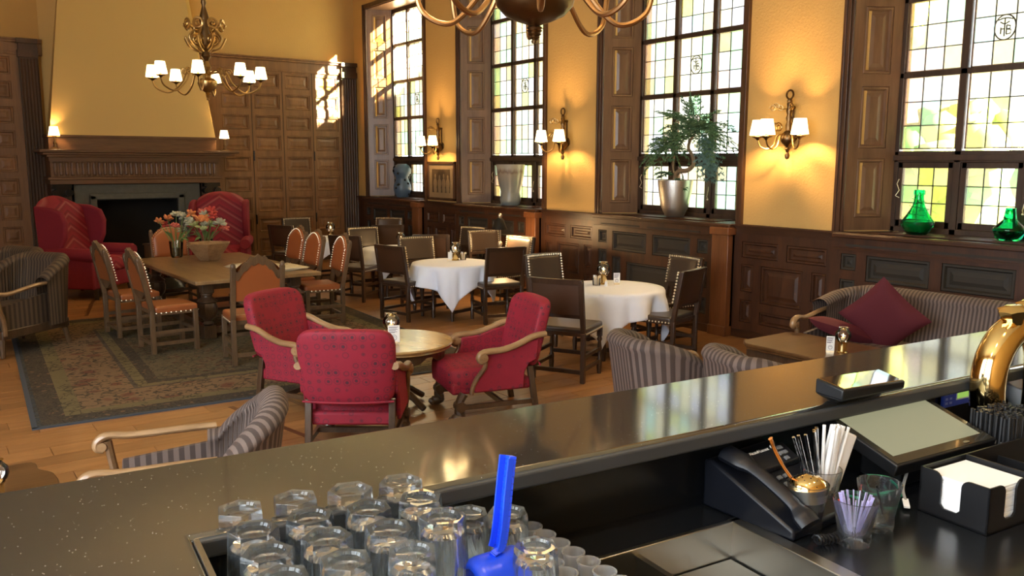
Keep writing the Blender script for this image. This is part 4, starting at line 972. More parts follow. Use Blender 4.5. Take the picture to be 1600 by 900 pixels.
# ------------------------------------------------------------------ striped velvet seats (barrel back shell)
def shell(m, hw, dep, rear_r, th, zb, ztop, stripes, nu=72):
    """U-shaped upholstered back: plan path from the left front round the rear to the right front, ridged along its length"""
    path = []
    n1 = 14
    for k in range(n1+1): path.append((-hw, dep - (dep+0.0)*k/n1*1.0))
    for k in range(1, 13): a = PI + PI/2*k/12; path.append((-hw+rear_r + rear_r*math.cos(a), rear_r*math.sin(a)))
    for k in range(1, 21): path.append((-hw+rear_r + (2*hw-2*rear_r)*k/20, -rear_r))
    for k in range(1, 13): a = 1.5*PI + PI/2*k/12; path.append((hw-rear_r + rear_r*math.cos(a), rear_r*math.sin(a)))
    for k in range(1, n1+1): path.append((hw, dep*k/n1))
    L = [0]
    for a, b in zip(path, path[1:]): L.append(L[-1] + math.hypot(b[0]-a[0], b[1]-a[1]))
    T = L[-1]
    def at(s):
        d = s*T; i = 0
        while i < len(L)-2 and L[i+1] < d: i += 1
        f = (d-L[i])/max(1e-9, L[i+1]-L[i]); a, b = path[i], path[i+1]
        tx, ty = b[0]-a[0], b[1]-a[1]; q = math.hypot(tx, ty)
        return (a[0]+(b[0]-a[0])*f, a[1]+(b[1]-a[1])*f, ty/q, -tx/q)      # point and outward normal
    prof = []      # cross-section (outward offset, height 0..1) going up the outside, over the roll and down the inside
    for k in range(7): prof.append((th*0.5, k/6*0.86))
    for k in range(1, 10): a = PI*k/10; prof.append((th*0.62*math.cos(a), 0.86 + 0.14*math.sin(a)))
    for k in range(7): prof.append((-th*0.5, 0.86-k/6*0.86))
    def f(u, v):
        x, y, nx, ny = at(u); k = v*(len(prof)-1); i = min(int(k), len(prof)-2); fr = k-i
        o = prof[i][0]*(1-fr)+prof[i+1][0]*fr; h = prof[i][1]*(1-fr)+prof[i+1][1]*fr
        zt = ztop(2*u-1); z = zb + (zt-zb)*h
        nx, ny = -nx, -ny
        rec = (z-zb)*0.16*max(0, -y/rear_r if y < 0 else 0)
        return (x - nx*o*-1*1.0, y - ny*o*-1 - rec, z)
    NU = int(stripes*6)
    m.grid(f, NU, len(prof)-1, uvf=lambda u, v: (u*stripes, v))
    return m
def make_striped(name, label, cat, loc, rz, hw=0.33, dep=0.20, ztop=None, stripes=22, fabricm=None, seats=1, group=None, arms=True, legm=None, armz=0.62, by=0.0, rise=0.05):
    fm = fabricm or M_STRIPE; t = thing(name, label, cat, loc, rz, group)
    ztop = ztop or (lambda s: 0.90 - 0.10*max(0, abs(s)-0.45)**2*4)
    R = 0.20
    m = MB(); shell(m, hw, dep, R, 0.13, 0.24, ztop, stripes); m.xf(Matrix.Translation((0, by, 0))); part('backrest', m, fm, t, sharp=180)
    for k in range(seats):
        wv = (2*hw-0.13)/seats; m = softbox(wv, 0.66-by, 0.20, 7, 12)
        m.xf(Matrix.Translation((-hw+0.065+wv*(k+0.5), 0.17+by/2, 0.36)))
        m.uv = [[(m.v[i][0]*16, 0) for i in f] for f in m.f]; m.has_uv = True
        part('seat_cushion', m, fm, t, sharp=180)
    m = MB(); m.box(-hw, hw, -R+by, 0.46, 0.18, 0.27); part('seat_frame', m, M_TABLELEG, t, bevel=0.01)
    if arms:
        for s in (-1, 1):
            x = s*(hw+0.01); pts = bez([(x, -0.02+by, armz+rise), (x, 0.15+by*0.6, armz+rise*0.8), (x, 0.36, armz+0.0), (x, 0.48, armz+0.01), (x, 0.535, armz-0.015), (x, 0.545, armz-0.055), (x, 0.51, armz-0.075)], 5)
            m = MB(); m.tube(pts, [0.024]*16 + [0.027]*8 + [0.026, 0.025, 0.024, 0.022, 0.02, 0.018, 0.016], 10, flat=0.85); m.tube([(x-0.03, 0.517, armz-0.045), (x+0.03, 0.517, armz-0.045)], 0.024, 10); part('arm', m, M_ARM, t, 'bare wooden arm with scroll end')
            pts = bez([(x, 0.49, armz-0.02), (x, 0.475, armz-0.13), (x, 0.44, 0.36), (x*0.98, 0.43, 0.22)], 5); m = MB(); m.tube(pts, 0.022, 8); part('arm_post', m, M_ARMDARK, t)
            m = MB(); m.prism([(-0.15, 0.26), (0.43, 0.26), (0.44, 0.36), (0.42, armz-0.12), (-0.15, armz-0.05)], x-0.02*s, x-0.05*s, lambda y, z, xx: (xx, y, z))
            m.uv = [[(m.v[i][1]*18, 0) for i in f] for f in m.f]; m.has_uv = True; part('arm_side', m, fm, t)
    for sx in (-1, 1):
        for y in (-0.17, 0.42):
            m = MB(); m.tube([(sx*(hw-0.05), y+(by if y < 0 else 0), 0.2), (sx*(hw-0.04), y+(by if y < 0 else 0) + (0.02 if y > 0 else -0.05), 0)], [0.03, 0.02], 8); part('leg', m, legm or M_TABLELEG, t)
    CH[t] = kids(t)
    return t
for o in [x for x in bpy.data.objects if x.type == 'EMPTY' and x.name.split('.')[0] == 'oak_chair']: o.scale = (1.08, 1.08, 1.08)
G1 = 'striped velvet armchairs by the bar'
_st = make_striped('striped_armchair', 'brown-grey striped armchair behind the bar top, before the nearest white table', 'armchair', (4.52, 4.38, 0), face_rz(0.97, -0.24), 0.315, 0.22, ztop=lambda s: 0.90 - 0.22*max(0, abs(s)-0.38)**1.5*2, stripes=30, group=G1)
dup(_st, (4.70, 3.60, 0), face_rz(0.97, -0.24), 'brown-grey striped armchair beside the small brown table, lower one behind the bar top', G1)
make_striped('striped_armchair', 'grey striped armchair facing left with a long bare wooden arm', 'armchair', (1.16, 4.34, 0), face_rz(-0.93, 0.27), 0.29, 0.03, ztop=lambda s: 0.70 + 0.28*max(0, math.cos(s*PI*0.58))**0.8, stripes=34, armz=0.70, by=-0.04, rise=0.01)
sofa = make_striped('striped_sofa', 'long striped velvet sofa against the panelling below the green bottle', 'sofa', (7.28, 3.55, 0), face_rz(-1, 0), 1.06, 0.20, ztop=lambda s: 0.86 - 0.16*max(0, abs(s)-0.62)**1.3*2.2, stripes=88, seats=3)
sofa.scale = (1.14, 1.14, 1.14)
def pillow(w, th):
    m = MB(); n = 18
    for sg in (-1, 1):
        def f(u, v):
            a, b = 2*u-1, 2*v-1; q = 1-0.07*(1-abs(b)**1.5)*abs(a); r = 1-0.07*(1-abs(a)**1.5)*abs(b)
            return (a*q*w/2, sg*th/2*(max(0, (1-a**4)*(1-b**4)))**0.55, b*r*w/2)
        k = len(m.f); m.grid(f, n, n)
        if sg > 0: m.f[k:] = [g[::-1] for g in m.f[k:]]
    return m
c = pillow(0.56, 0.17); c.xf(Matrix.Rotation(math.radians(45), 4, 'Y')); cu = part('cushion', c, M_MAROON, None, sharp=100); cu.location = (7.08, 4.12, 0.78); cu.rotation_euler = (math.radians(-16), 0, face_rz(-1, -0.35))
tag(cu, 'dark maroon velvet cushion standing on its corner on the striped sofa', 'cushion')
c2 = pillow(0.46, 0.15); cu2 = part('cushion', c2, M_MAROON, None, sharp=100); cu2.location = (6.98, 4.46, 0.62); cu2.rotation_euler = (math.radians(-70), 0, 1.2)
tag(cu2, 'flat dark maroon cushion lying on the sofa seat beside its wooden arm', 'cushion')

_bl = make_striped('striped_armchair', 'brown striped tub armchair at the left edge, wooden arm and ribbed skirt', 'armchair', (0.92, 11.15, RZ0), face_rz(-0.79, -0.62), 0.34, 0.12, ztop=lambda s: 0.93 - 0.22*max(0, abs(s)-0.4)**1.5*2, by=-0.16, stripes=30, fabricm=M_STRIPE_B, group='brown striped armchairs on the left', legm=M_OAKCHAIR)
_bl.scale = (1.14, 1.14, 1.14)
b2 = dup(_bl, (0.78, 12.35, 0), face_rz(-0.86, -0.5), 'brown striped armchair behind the tub armchair at the left edge', 'brown striped armchairs on the left')
# small table with a napkin between them
t = thing('side_table', 'small round dark table between the brown striped armchairs', 'table', (0.45, 11.75, 0))
m = MB(); m.lathe([(0.26, 0.60), (0.28, 0.61), (0.28, 0.625), (0.0, 0.63)], 28); part('tabletop', m, M_CHAIRWOOD, t)
m = MB(); m.lathe([(0.14, 0.0), (0.14, 0.03), (0.035, 0.06), (0.03, 0.6)], 14); part('pedestal', m, M_CHAIRWOOD, t)
m = MB(); m.lathe([(0.0, 0.63), (0.055, 0.631), (0.03, 0.70), (0.045, 0.76), (0.012, 0.84), (0.0, 0.845)], 7, rf=lambda a, j: 1+0.25*math.cos(a*3+j)); nk = part('folded_napkin', m, M_WHITE, None, sharp=15); nk.location = (0.52, 11.72, 0)
tag(nk, 'white folded napkin standing between the brown armchairs', 'napkin')

# ------------------------------------------------------------------ wing chairs
def make_wing(label, loc, rz):
    t = thing('wing_chair', label, 'armchair', loc, rz, 'tall red wing chairs at the fireplace')
    W = 0.40
    m = MB()
    def top(x): return 1.12 + 0.22*math.sqrt(max(0, 1-(x/0.385)**2))
    n = 20; vs = []
    def f(u, v):       # closed loop cross-section along height
        x = -0.36+0.72*u; z0 = 0.30; zt = top(x); a = v*2
        if a <= 1: z = z0+(zt-z0)*a; y = -0.34 - 0.16*(z-0.4)
        else: z = zt-(zt-z0)*(a-1); y = -0.34 - 0.16*(z-0.4) + 0.15 + 0.03*math.sin(PI*u)
        k = 1 - abs(a-1)
        if k > 0.97: y += 0.0
        return (x, y, z)
    m.grid(f, 20, 28)
    for s in (0, 20):   # close the sides
        a = [s+j*21 for j in range(29)]; m.f.append(tuple(a)); m.sm.append(False); m.uv.append(None)
    part('backrest', m, M_REDC, t, sharp=60)
    for s in (-1, 1):
        m = MB(); pl = [(-0.42, 0.62), (-0.10, 0.64), (-0.02, 0.80), (0.0, 1.00), (-0.06, 1.14), (-0.22, 1.20), (-0.46, 1.22)]
        m.prism(pl, s*0.345, s*0.425, lambda y, z, x: (x, y, z)); part('wing', m, M_REDV, t, bevel=0.03, seg=4)
        m = MB(); m.box(min(s*0.33, s*0.43), max(s*0.33, s*0.43), -0.40, 0.36, 0.14, 0.56); part('side_panel', m, M_REDV, t, bevel=0.02)
        m = MB(); m.tube([(s*0.40, -0.36, 0.60), (s*0.41, 0.0, 0.60), (s*0.415, 0.36, 0.59), (s*0.415, 0.39, 0.59)], [0.075, 0.08, 0.085, 0.07], 14); part('rolled_arm', m, M_REDV, t)
        for y in (-0.36, 0.32):
            m = MB(); m.tube([(s*0.36, y, 0.16), (s*0.36, y + (0.02 if y > 0 else -0.06), 0.0)], [0.035, 0.024], 8); part('leg', m, M_CHAIRWOOD, t)
    m = softbox(0.66, 0.66, 0.2, 6, 14); m.xf(Matrix.Translation((0, 0.06, 0.44))); part('seat_cushion', m, M_REDC, t, sharp=180)
    m = MB(); m.box(-0.40, 0.40, -0.38, 0.36, 0.14, 0.36); part('seat_base', m, M_REDV, t, bevel=0.02)
    CH[t] = kids(t); return t
_wg = make_wing('tall red chevron wing chair left of the fireplace, turned to the right', (2.36, 15.0, 0), face_rz(0.70, -0.72)); _wg.scale = (1.2, 1.2, 1.2)
w2 = dup(_wg, (4.58, 15.5, 0), face_rz(-0.40, -0.92), 'tall red chevron wing chair right of the fireplace, beside the oak panelling')

# ------------------------------------------------------------------ small tables and what stands on them
def candle_lamp(loc, label, s=1.0, group='glass globe candle holders'):
    t = thing('candle_holder', label, 'candle holder', loc, 0, group); t.scale = (s, s, s)
    m = MB(); m.lathe([(0.046, 0), (0.048, 0.008), (0.036, 0.016), (0.036, 0.085), (0.044, 0.092), (0.044, 0.098), (0.0, 0.098)], 20); part('brass_base', m, M_GOLD, t)
    m = MB(); m.lathe([(0.036, 0.095), (0.056, 0.115), (0.066, 0.145), (0.060, 0.175), (0.040, 0.198), (0.034, 0.206), (0.040, 0.214), (0.043, 0.216)], 24)
    m.f = m.f[:-2]; m.sm = m.sm[:-2]; m.uv = m.uv[:-2]; part('glass_globe', m, M_GLOBE, t)
    m = MB(); m.lathe([(0.018, 0.097), (0.018, 0.13), (0.0, 0.131)], 12); part('candle', m, M_CREAM, t)
    m = MB(); m.lathe([(0.0, 0.131), (0.007, 0.14), (0.005, 0.152), (0.0, 0.165)], 8); part('flame', m, M_FLAME, t)
    return t
def table_card(loc, rz, label, wd=0.07, ht=0.13, txt=True):
    t = thing('table_card', label, 'card', loc, rz, 'printed table cards')
    m = MB(); m.box(-0.03, 0.03, -0.018, 0.018, 0, 0.012); m.tube([(-0.032, 0, 0.014), (0.032, 0, 0.014)], 0.008, 8); part('holder', m, M_NAIL, t)
    m = MB(); m.box(-wd/2, wd/2, -0.0015, 0.0015, 0.014, 0.014+ht); part('card', m, M_WHITE, t)
    if txt:
        m = MB()
        for z, k in ((0.90, 0.8), (0.85, 0.7), (0.76, 0.75), (0.71, 0.6), (0.62, 0.7), (0.57, 0.5)): m.box(-wd*0.42, -wd*0.42+wd*k, -0.0022, -0.0014, 0.014+ht*z-0.002, 0.014+ht*z+0.002)
        m.tube([(wd*0.24*math.cos(a), -0.002, 0.014+ht*0.28+wd*0.24*math.sin(a)) for a in [2*PI*k/18 for k in range(18)]], 0.0016, 4, closed=True)
        m.tube([(wd*0.12*math.cos(a), -0.002, 0.014+ht*0.28+wd*0.10*math.sin(a)) for a in [PI*k/8 for k in range(9)]], 0.0014, 4)
        part('printing', m, M_PRINT, t)
    return t
def shaker(loc, label):
    t = thing('salt_shaker', label, 'shaker', loc, 0, 'small shakers on the white tables')
    m = MB(); m.lathe([(0.02, 0), (0.022, 0.005), (0.016, 0.05), (0.012, 0.055)], 14); part('jar', m, M_WHITEPL, t)
    m = MB(); m.lathe([(0.013, 0.055), (0.013, 0.068), (0.006, 0.074), (0, 0.075)], 12); part('cap', m, M_NAIL, t)
def packets(loc, label):
    t = thing('packet_jar', label, 'jar', loc, 0, 'sugar packet jars')
    m = MB(); m.lathe([(0.0, 0.003), (0.044, 0.003), (0.05, 0.09), (0.047, 0.09), (0.041, 0.008), (0.0, 0.008)], 20); part('jar', m, M_GLOBE, t)
    rnd = random.Random(5)
    for k in range(9):
        a = rnd.uniform(0, 6.28); q = MB(); q.box(-0.016, 0.016, -0.002, 0.002, 0.012, 0.105+rnd.uniform(-0.01, 0.015)); q.xf(Matrix.Translation((0.02*math.cos(a), 0.02*math.sin(a), 0)) @ Matrix.Rotation(a, 4, 'Z') @ Matrix.Rotation(rnd.uniform(-0.2, 0.2), 4, 'Y')); part('packet', q, M_CREAM if k % 3 else M_WHITE, t)
toC = lambda x, y: math.atan2(-y, -x) + PI/2       # turns a card's front (-y) towards the bar
TT = 0.760
candle_lamp((6.50, 7.24, TT), 'glass globe candle holder on the white table nearest the bar', 1.2)
packets((6.36, 7.20, TT), 'glass jar of sugar packets on the nearest white table')
shaker((6.42, 7.10, TT), 'small white shaker before the sugar jar on the nearest white table')
table_card((6.60, 7.12, TT), toC(6.6, 7.1)+0.2, 'white printed card standing on the nearest white table', 0.075, 0.12)
candle_lamp((6.36, 10.25, TT), 'glass globe candle holder on the second white table', 1.2)
packets((6.47, 10.22, TT), 'glass jar of packets right of the candle on the second white table')
table_card((6.27, 10.26, TT), toC(6.3, 10.2), 'white card left of the candle on the second white table', 0.05, 0.11, False)
candle_lamp((6.53, 12.2, TT), 'glass globe candle holder on the third white table', 1.2)
m = MB(); m.lathe([(0.0, 0.0), (0.045, 0.001), (0.038, 0.06), (0.012, 0.15), (0.0, 0.17)], 8, rf=lambda a, j: 1+0.3*math.cos(a*2)); nk = part('folded_napkin', m, M_WHITE, None, sharp=20); nk.location = (6.70, 11.98, TT)
tag(nk, 'white napkin folded to a point on the third white table', 'napkin')
m = MB(); m.lathe([(0.0, 0.0), (0.055, 0.001), (0.045, 0.08), (0.014, 0.20), (0.0, 0.22)], 8, rf=lambda a, j: 1+0.3*math.cos(a*2)); nk = part('folded_napkin', m, M_WHITE, None, sharp=20); nk.location = (6.42, 10.42, TT)
tag(nk, 'white napkin folded to a point at the back of the second white table', 'napkin')
candle_lamp((6.42, 14.75, TT), 'glass globe candle holder on the white table farthest from the bar', 1.3)
shaker((6.34, 14.62, TT), 'small white shaker beside the candle on the farthest white table')
t = thing('table_card', 'white card on the right of the farthest white table', 'card', (6.82, 14.4, TT), toC(6.8, 14.4), 'printed table cards')
m = MB(); m.box(-0.05, 0.05, -0.03, 0.03, 0, 0.01); part('holder', m, M_NAIL, t)
m = MB(); m.box(-0.045, 0.045, -0.002, 0.002, 0.01, 0.13); part('card', m, M_WHITE, t)
candle_lamp((3.37, 6.50, 0.60), 'glass globe candle holder on the low round table', 1.15)
table_card((3.33, 6.38, 0.60), toC(3.3, 6.4), 'white printed card before the candle on the low round table', 0.10, 0.15)

# brown table by the sofa
t = thing('side_table', 'brown wooden table with clipped corners in front of the striped sofa', 'table', (6.32, 4.12, 0), 0)
m = MB(); hx, hy, cl = 0.40, 0.70, 0.10
poly = [(-hx+cl, -hy), (hx-cl, -hy), (hx, -hy+cl), (hx, hy-cl), (hx-cl, hy), (-hx+cl, hy), (-hx, hy-cl), (-hx, -hy+cl)]
m.prism(poly, 0.548, 0.58); part('tabletop', m, M_SIDETOP, t, bevel=0.008)
m = MB(); m.prism([(x*0.97, y*0.98) for x, y in poly], 0.525, 0.548); part('edge_moulding', m, M_SIDETOP, t, bevel=0.008)
m = MB(); m.box(-hx+0.05, hx-0.05, -hy+0.08, hy-0.08, 0.45, 0.525); part('apron', m, M_TABLELEG, t)
for sx in (-1, 1):
    for sy in (-1, 1): m = MB(); m.lathe([(0.022, 0), (0.03, 0.05), (0.02, 0.1), (0.034, 0.28), (0.024, 0.42), (0.03, 0.45)], 10, (sx*0.3, sy*0.56, 0)); part('leg', m, M_TABLELEG, t)
candle_lamp((6.28, 4.00, 0.58), 'glass globe candle holder on the brown table by the sofa', 1.0)
table_card((6.18, 4.05, 0.58), toC(6.2, 4.05), 'white printed card on the brown table by the sofa', 0.065, 0.13)

# small scalloped table at the lower left
t = thing('side_table', 'small scalloped brown table at the lower left beyond the bar', 'table', (0.10, 4.70, 0), 0)
def sc(k): a = 2*PI*k/64; q = 0.40*(1+0.055*math.cos(4*a*2)); return (q*math.copysign(abs(math.cos(a))**0.6, math.cos(a)), q*math.copysign(abs(math.sin(a))**0.6, math.sin(a)))
m = MB(); m.prism([sc(k) for k in range(64)], 0.525, 0.55); part('tabletop', m, M_SIDETOP, t, bevel=0.006)
m = MB(); m.prism([(sc(k)[0]*1.02, sc(k)[1]*1.02) for k in range(64)], 0.505, 0.527); part('edge_moulding', m, M_ARM, t, bevel=0.006)
m = MB(); m.lathe([(0.2, 0), (0.2, 0.03), (0.05, 0.08), (0.04, 0.3), (0.07, 0.5)], 16); part('pedestal', m, M_TABLELEG, t)
candle_lamp((0.245, 4.56, 0.55), 'glass globe candle holder on the scalloped table at the lower left', 0.9)

# side table before the fire
t = thing('side_table', 'small dark drawer table in front of the fireplace', 'table', (3.60, 15.55, 0), 0.3)
m = MB(); m.box(-0.24, 0.24, -0.2, 0.2, 0.715, 0.74); part('tabletop', m, M_CHAIRWOOD, t, bevel=0.005)
m = MB(); m.box(-0.22, 0.22, -0.18, 0.18, 0.50, 0.715); part('case', m, M_OAKCHAIR, t)
m = MB(); m.box(-0.19, 0.19, -0.19, -0.17, 0.53, 0.69); dr = part('drawer', m, M_OAKCHAIR, t, bevel=0.004)
m = MB(); m.ball((0, -0.21, 0.60), 0.025, 10, 8); part('knob', m, M_NAIL, dr)
for sx in (-1, 1):
    for sy in (-1, 1): m = MB(); m.tube([(sx*0.2, sy*0.16, 0.5), (sx*0.2, sy*0.16, 0)], [0.02, 0.015], 8); part('leg', m, M_CHAIRWOOD, t)
candle_lamp((3.72, 15.48, 0.74), 'brass candle holder on the drawer table before the fireplace', 1.35)
t = thing('table_card', 'small blank white card on the drawer table before the fireplace', 'card', (3.50, 15.5, 0.74), toC(3.5, 15.5), 'printed table cards')
m = MB(); m.lathe([(0.05, 0), (0.05, 0.01), (0.012, 0.03), (0.02, 0.06), (0.0, 0.06)], 12); part('holder', m, M_NAIL, t)
m = MB(); m.box(-0.06, 0.06, -0.003, 0.003, 0.05, 0.16); part('card', m, M_WHITE, t)
# black pot on the floor by the hearth
t = thing('iron_kettle', 'black iron kettle on the floor under the oak table edge near the hearth', 'kettle', (3.42, 14.35, 0), 0.4)
m = MB(); m.lathe([(0.16, 0.0), (0.22, 0.05), (0.24, 0.13), (0.19, 0.22), (0.11, 0.26), (0.10, 0.28), (0.0, 0.29)], 24); part('body', m, M_IRON, t)
m = MB(); m.tube(bez([(0.2, 0, 0.12), (0.30, 0, 0.18), (0.36, 0, 0.26)], 5), [0.035]*6+[0.022]*5, 8); part('spout', m, M_IRON, t)
m = MB(); m.tube(bez([(-0.18, 0, 0.22), (-0.12, 0, 0.38), (0.12, 0, 0.38), (0.18, 0, 0.22)], 6), 0.012, 8); part('handle', m, M_IRON, t)
m = MB(); m.ball((0, 0, 0.305), 0.025, 8, 6); part('lid_knob', m, M_IRON, t)

# oak table: bowl, vases, papers
OT = 0.766
t = thing('wooden_bowl', 'faceted pale wooden bowl in the middle of the oak table', 'bowl', (3.46, 12.2, OT), 0.2)
m = MB(); m.lathe([(0.0, 0.0), (0.13, 0.0), (0.15, 0.01), (0.33, 0.25), (0.315, 0.25), (0.14, 0.03), (0.0, 0.025)], 6); b = part('bowl', m, M_ARM, t, sharp=20)
def vase_flowers(loc, label, seed, n, h=0.26):
    t = thing('flower_vase', label, 'vase', loc, 0, 'flower vases on the oak table'); rnd = random.Random(seed)
    m = MB(); m.lathe([(0.0, 0.0), (0.07, 0.0), (0.085, 0.02), (0.10, h), (0.095, h), (0.078, 0.025), (0.0, 0.02)], 20); part('glass_vase', m, M_GLOBE, t)
    m = MB(); m.lathe([(0.0, 0.022), (0.077, 0.022), (0.086, h*0.6), (0.0, h*0.6)], 20); part('water', m, mat('vase_water_%d' % seed, (0.05, 0.06, 0.035), 0.1), t)
    cols = ['orange', 'white', 'red', 'white', 'coral', 'green']
    for k in range(n):
        a = rnd.uniform(0, 6.28); r = rnd.uniform(0.05, 0.30); z = h + rnd.uniform(0.16, 0.44) - r*0.3
        p = Vector((r*math.cos(a), r*math.sin(a), z)); st = MB(); st.tube(bez([(0.02*math.cos(a), 0.02*math.sin(a), 0.05), (p.x*0.35, p.y*0.35, h), p], 4), 0.006, 5); so = part('stem', st, FM['stem'], t)
        f = MB(); c = cols[k % len(cols)]; s = rnd.uniform(0.055, 0.085)
        for j in range(13):
            b = 2*PI*j/9 + rnd.uniform(-0.3, 0.3); el = rnd.uniform(-0.4, 1.2); d = Vector((math.cos(b)*math.cos(el), math.sin(b)*math.cos(el), math.sin(el)))
            f.ball(p + d*s*0.7, (s*0.60, s*0.36, s*0.24), 7, 5, Matrix.Rotation(b, 4, 'Z') @ Matrix.Rotation(-el, 4, 'Y'))
        part('flower', f, FM[c], t)
    for k in range(7):
        a = rnd.uniform(0, 6.28); lf = MB(); p0 = Vector((0.06*math.cos(a), 0.06*math.sin(a), h)); p1 = Vector((0.26*math.cos(a), 0.26*math.sin(a), h+rnd.uniform(-0.02, 0.18)))
        sd = Vector((-math.sin(a), math.cos(a), 0))*0.04; mid = (p0+p1)/2 + Vector((0, 0, 0.04)); lf.add([p0, mid+sd, p1, mid-sd, mid+Vector((0, 0, 0.012))], [(0, 1, 4), (1, 2, 4), (2, 3, 4), (3, 0, 4)]); part('leaf', lf, FM['stem'], t)
FM = {'orange': mat('petal_orange', (0.55, 0.20, 0.075), 0.7), 'white': mat('petal_white', (0.36, 0.37, 0.29), 0.7), 'red': mat('petal_red', (0.38, 0.04, 0.035), 0.7), 'coral': mat('petal_coral', (0.50, 0.12, 0.10), 0.7), 'green': mat('petal_green', (0.35, 0.40, 0.18), 0.7), 'stem': mat('stem_green', (0.12, 0.20, 0.06), 0.6)}
vase_flowers((3.58, 12.75, OT), 'clear glass vase of orange, red and white flowers right behind the wooden bowl', 11, 15)
vase_flowers((3.18, 12.85, OT), 'smaller vase of white and red flowers left behind the wooden bowl', 12, 10, 0.24)
for k, (x, y, rz, lb) in enumerate(((3.72, 11.1, 0.35, 'cream folded newspaper fanned on the oak table behind the carved chair'), (3.93, 10.75, 0.1, 'cream newspaper on top at the right corner of the oak table'))):
    t = thing('newspaper', lb, 'newspaper', (x, y, OT+0.001), rz, 'newspapers on the oak table')
    for j in range(5):
        m = MB(); n = 10
        def f(u, v, j=j): return (-0.24+0.46*u+0.012*j, -0.32+0.64*v - 0.01*j, 0.004+j*0.006+0.006*math.sin(u*9+j)*u)
        m.grid(f, n, 6); o = part('sheet', m, M_CREAM, t); so = o.modifiers.new('s', 'SOLIDIFY'); so.thickness = 0.003

# ------------------------------------------------------------------ sill pieces
S = 1.418
t = thing('tall_vase', 'blue-grey knobbly gourd-shaped vase in the farthest window', 'vase', (8.62, 16.0, S), 0)
prof = [(0.0, 0), (0.12, 0.0), (0.15, 0.05), (0.185, 0.16), (0.18, 0.26), (0.135, 0.36), (0.14, 0.42), (0.185, 0.50), (0.19, 0.58), (0.15, 0.66), (0.09, 0.70), (0.075, 0.69), (0.0, 0.66)]
m = MB(); m.lathe(prof, 28); part('body', m, mat('blue_glaze', (0.07, 0.115, 0.18), 0.3), t)
rnd = random.Random(3)
for k in range(26):
    z = rnd.uniform(0.06, 0.64); a = rnd.uniform(0, 6.28)
    for i in range(len(prof)-1):
        if prof[i][1] <= z <= prof[i+1][1] and prof[i+1][1] > prof[i][1]: r = prof[i][0]+(prof[i+1][0]-prof[i][0])*(z-prof[i][1])/(prof[i+1][1]-prof[i][1])
    m = MB(); m.ball((r*math.cos(a), r*math.sin(a), z), 0.026, 8, 6); part('knob', m, M_IRON, t)
t = thing('tall_vase', 'grey stoneware vase with pale glazed rim in the second window', 'vase', (8.58, 12.0, S), 0)
gm = mat('stoneware', (0.24, 0.24, 0.22), 0.3); n_ = NT(gm); sp = n_.n('ShaderNodeSeparateXYZ', {0: n_.coord('Object')}); nz = n_.noise(n_.coord('Object', (14, 14, 2)), 2, 4)
n_.l(n_.ramp(n_.math('ADD', sp.outputs[2], n_.math('MULTIPLY', nz, 0.14)), [(0.0, (0.15, 0.18, 0.19)), (0.45, (0.24, 0.23, 0.20)), (0.60, (0.33, 0.27, 0.20)), (0.64, (0.20, 0.13, 0.09)), (0.70, (0.42, 0.36, 0.28))]), n_.b.inputs['Base Color'])
m = MB(); m.lathe([(0.0, 0), (0.15, 0), (0.165, 0.02), (0.185, 0.10), (0.165, 0.20), (0.16, 0.22), (0.205, 0.36), (0.235, 0.55), (0.245, 0.66), (0.25, 0.70), (0.235, 0.70), (0.22, 0.5), (0.15, 0.2), (0.0, 0.05)], 32); part('body', m, gm, t)
t = thing('glass_bottle', 'green glass bottle with long neck and wire on the nearest window sill', 'bottle', (8.56, 4.68, S), 0)
M_GREENG = glassmat('green_glass', (0.02, 0.62, 0.34), 0.02, 1.3)
m = MB(); m.lathe([(0.0, 0.0), (0.09, 0.0), (0.115, 0.02), (0.165, 0.105), (0.16, 0.13), (0.10, 0.22), (0.06, 0.30), (0.046, 0.37), (0.045, 0.41), (0.056, 0.412), (0.056, 0.45), (0.050, 0.46), (0.040, 0.458), (0.035, 0.38), (0.05, 0.30), (0.09, 0.22), (0.148, 0.13), (0.150, 0.105), (0.105, 0.03), (0.0, 0.02)], 36); part('bottle', m, M_GREENG, t)
m = MB(); m.lathe([(0.0, 0.022), (0.104, 0.032), (0.147, 0.105), (0.143, 0.135), (0.0, 0.135)], 32); part('green_water', m, mat('green_liquid', (0.0, 0.20, 0.10), 0.1), t)
m = MB(); m.tube([((0.062+0.05*(0.40-z)/0.2)*math.cos(a), (0.062+0.05*(0.40-z)/0.2)*math.sin(a), z) for a, z in [(k*0.42, 0.40-0.2*k/40) for k in range(41)]], 0.0025, 5); part('wire', m, M_IRON, t)
t = thing('glass_bottle', 'green glass bottle at the right edge, only its shoulder showing', 'bottle', (8.62, 3.80, S), 0)
for nm, src in (('bottle', None),):
    m = MB(); m.lathe([(0.0, 0.0), (0.09, 0.0), (0.115, 0.02), (0.145, 0.095), (0.14, 0.12), (0.06, 0.20), (0.046, 0.30), (0.05, 0.31), (0.036, 0.31), (0.05, 0.19), (0.128, 0.12), (0.13, 0.095), (0.0, 0.02)], 28); part('bottle', m, M_GREENG, t)
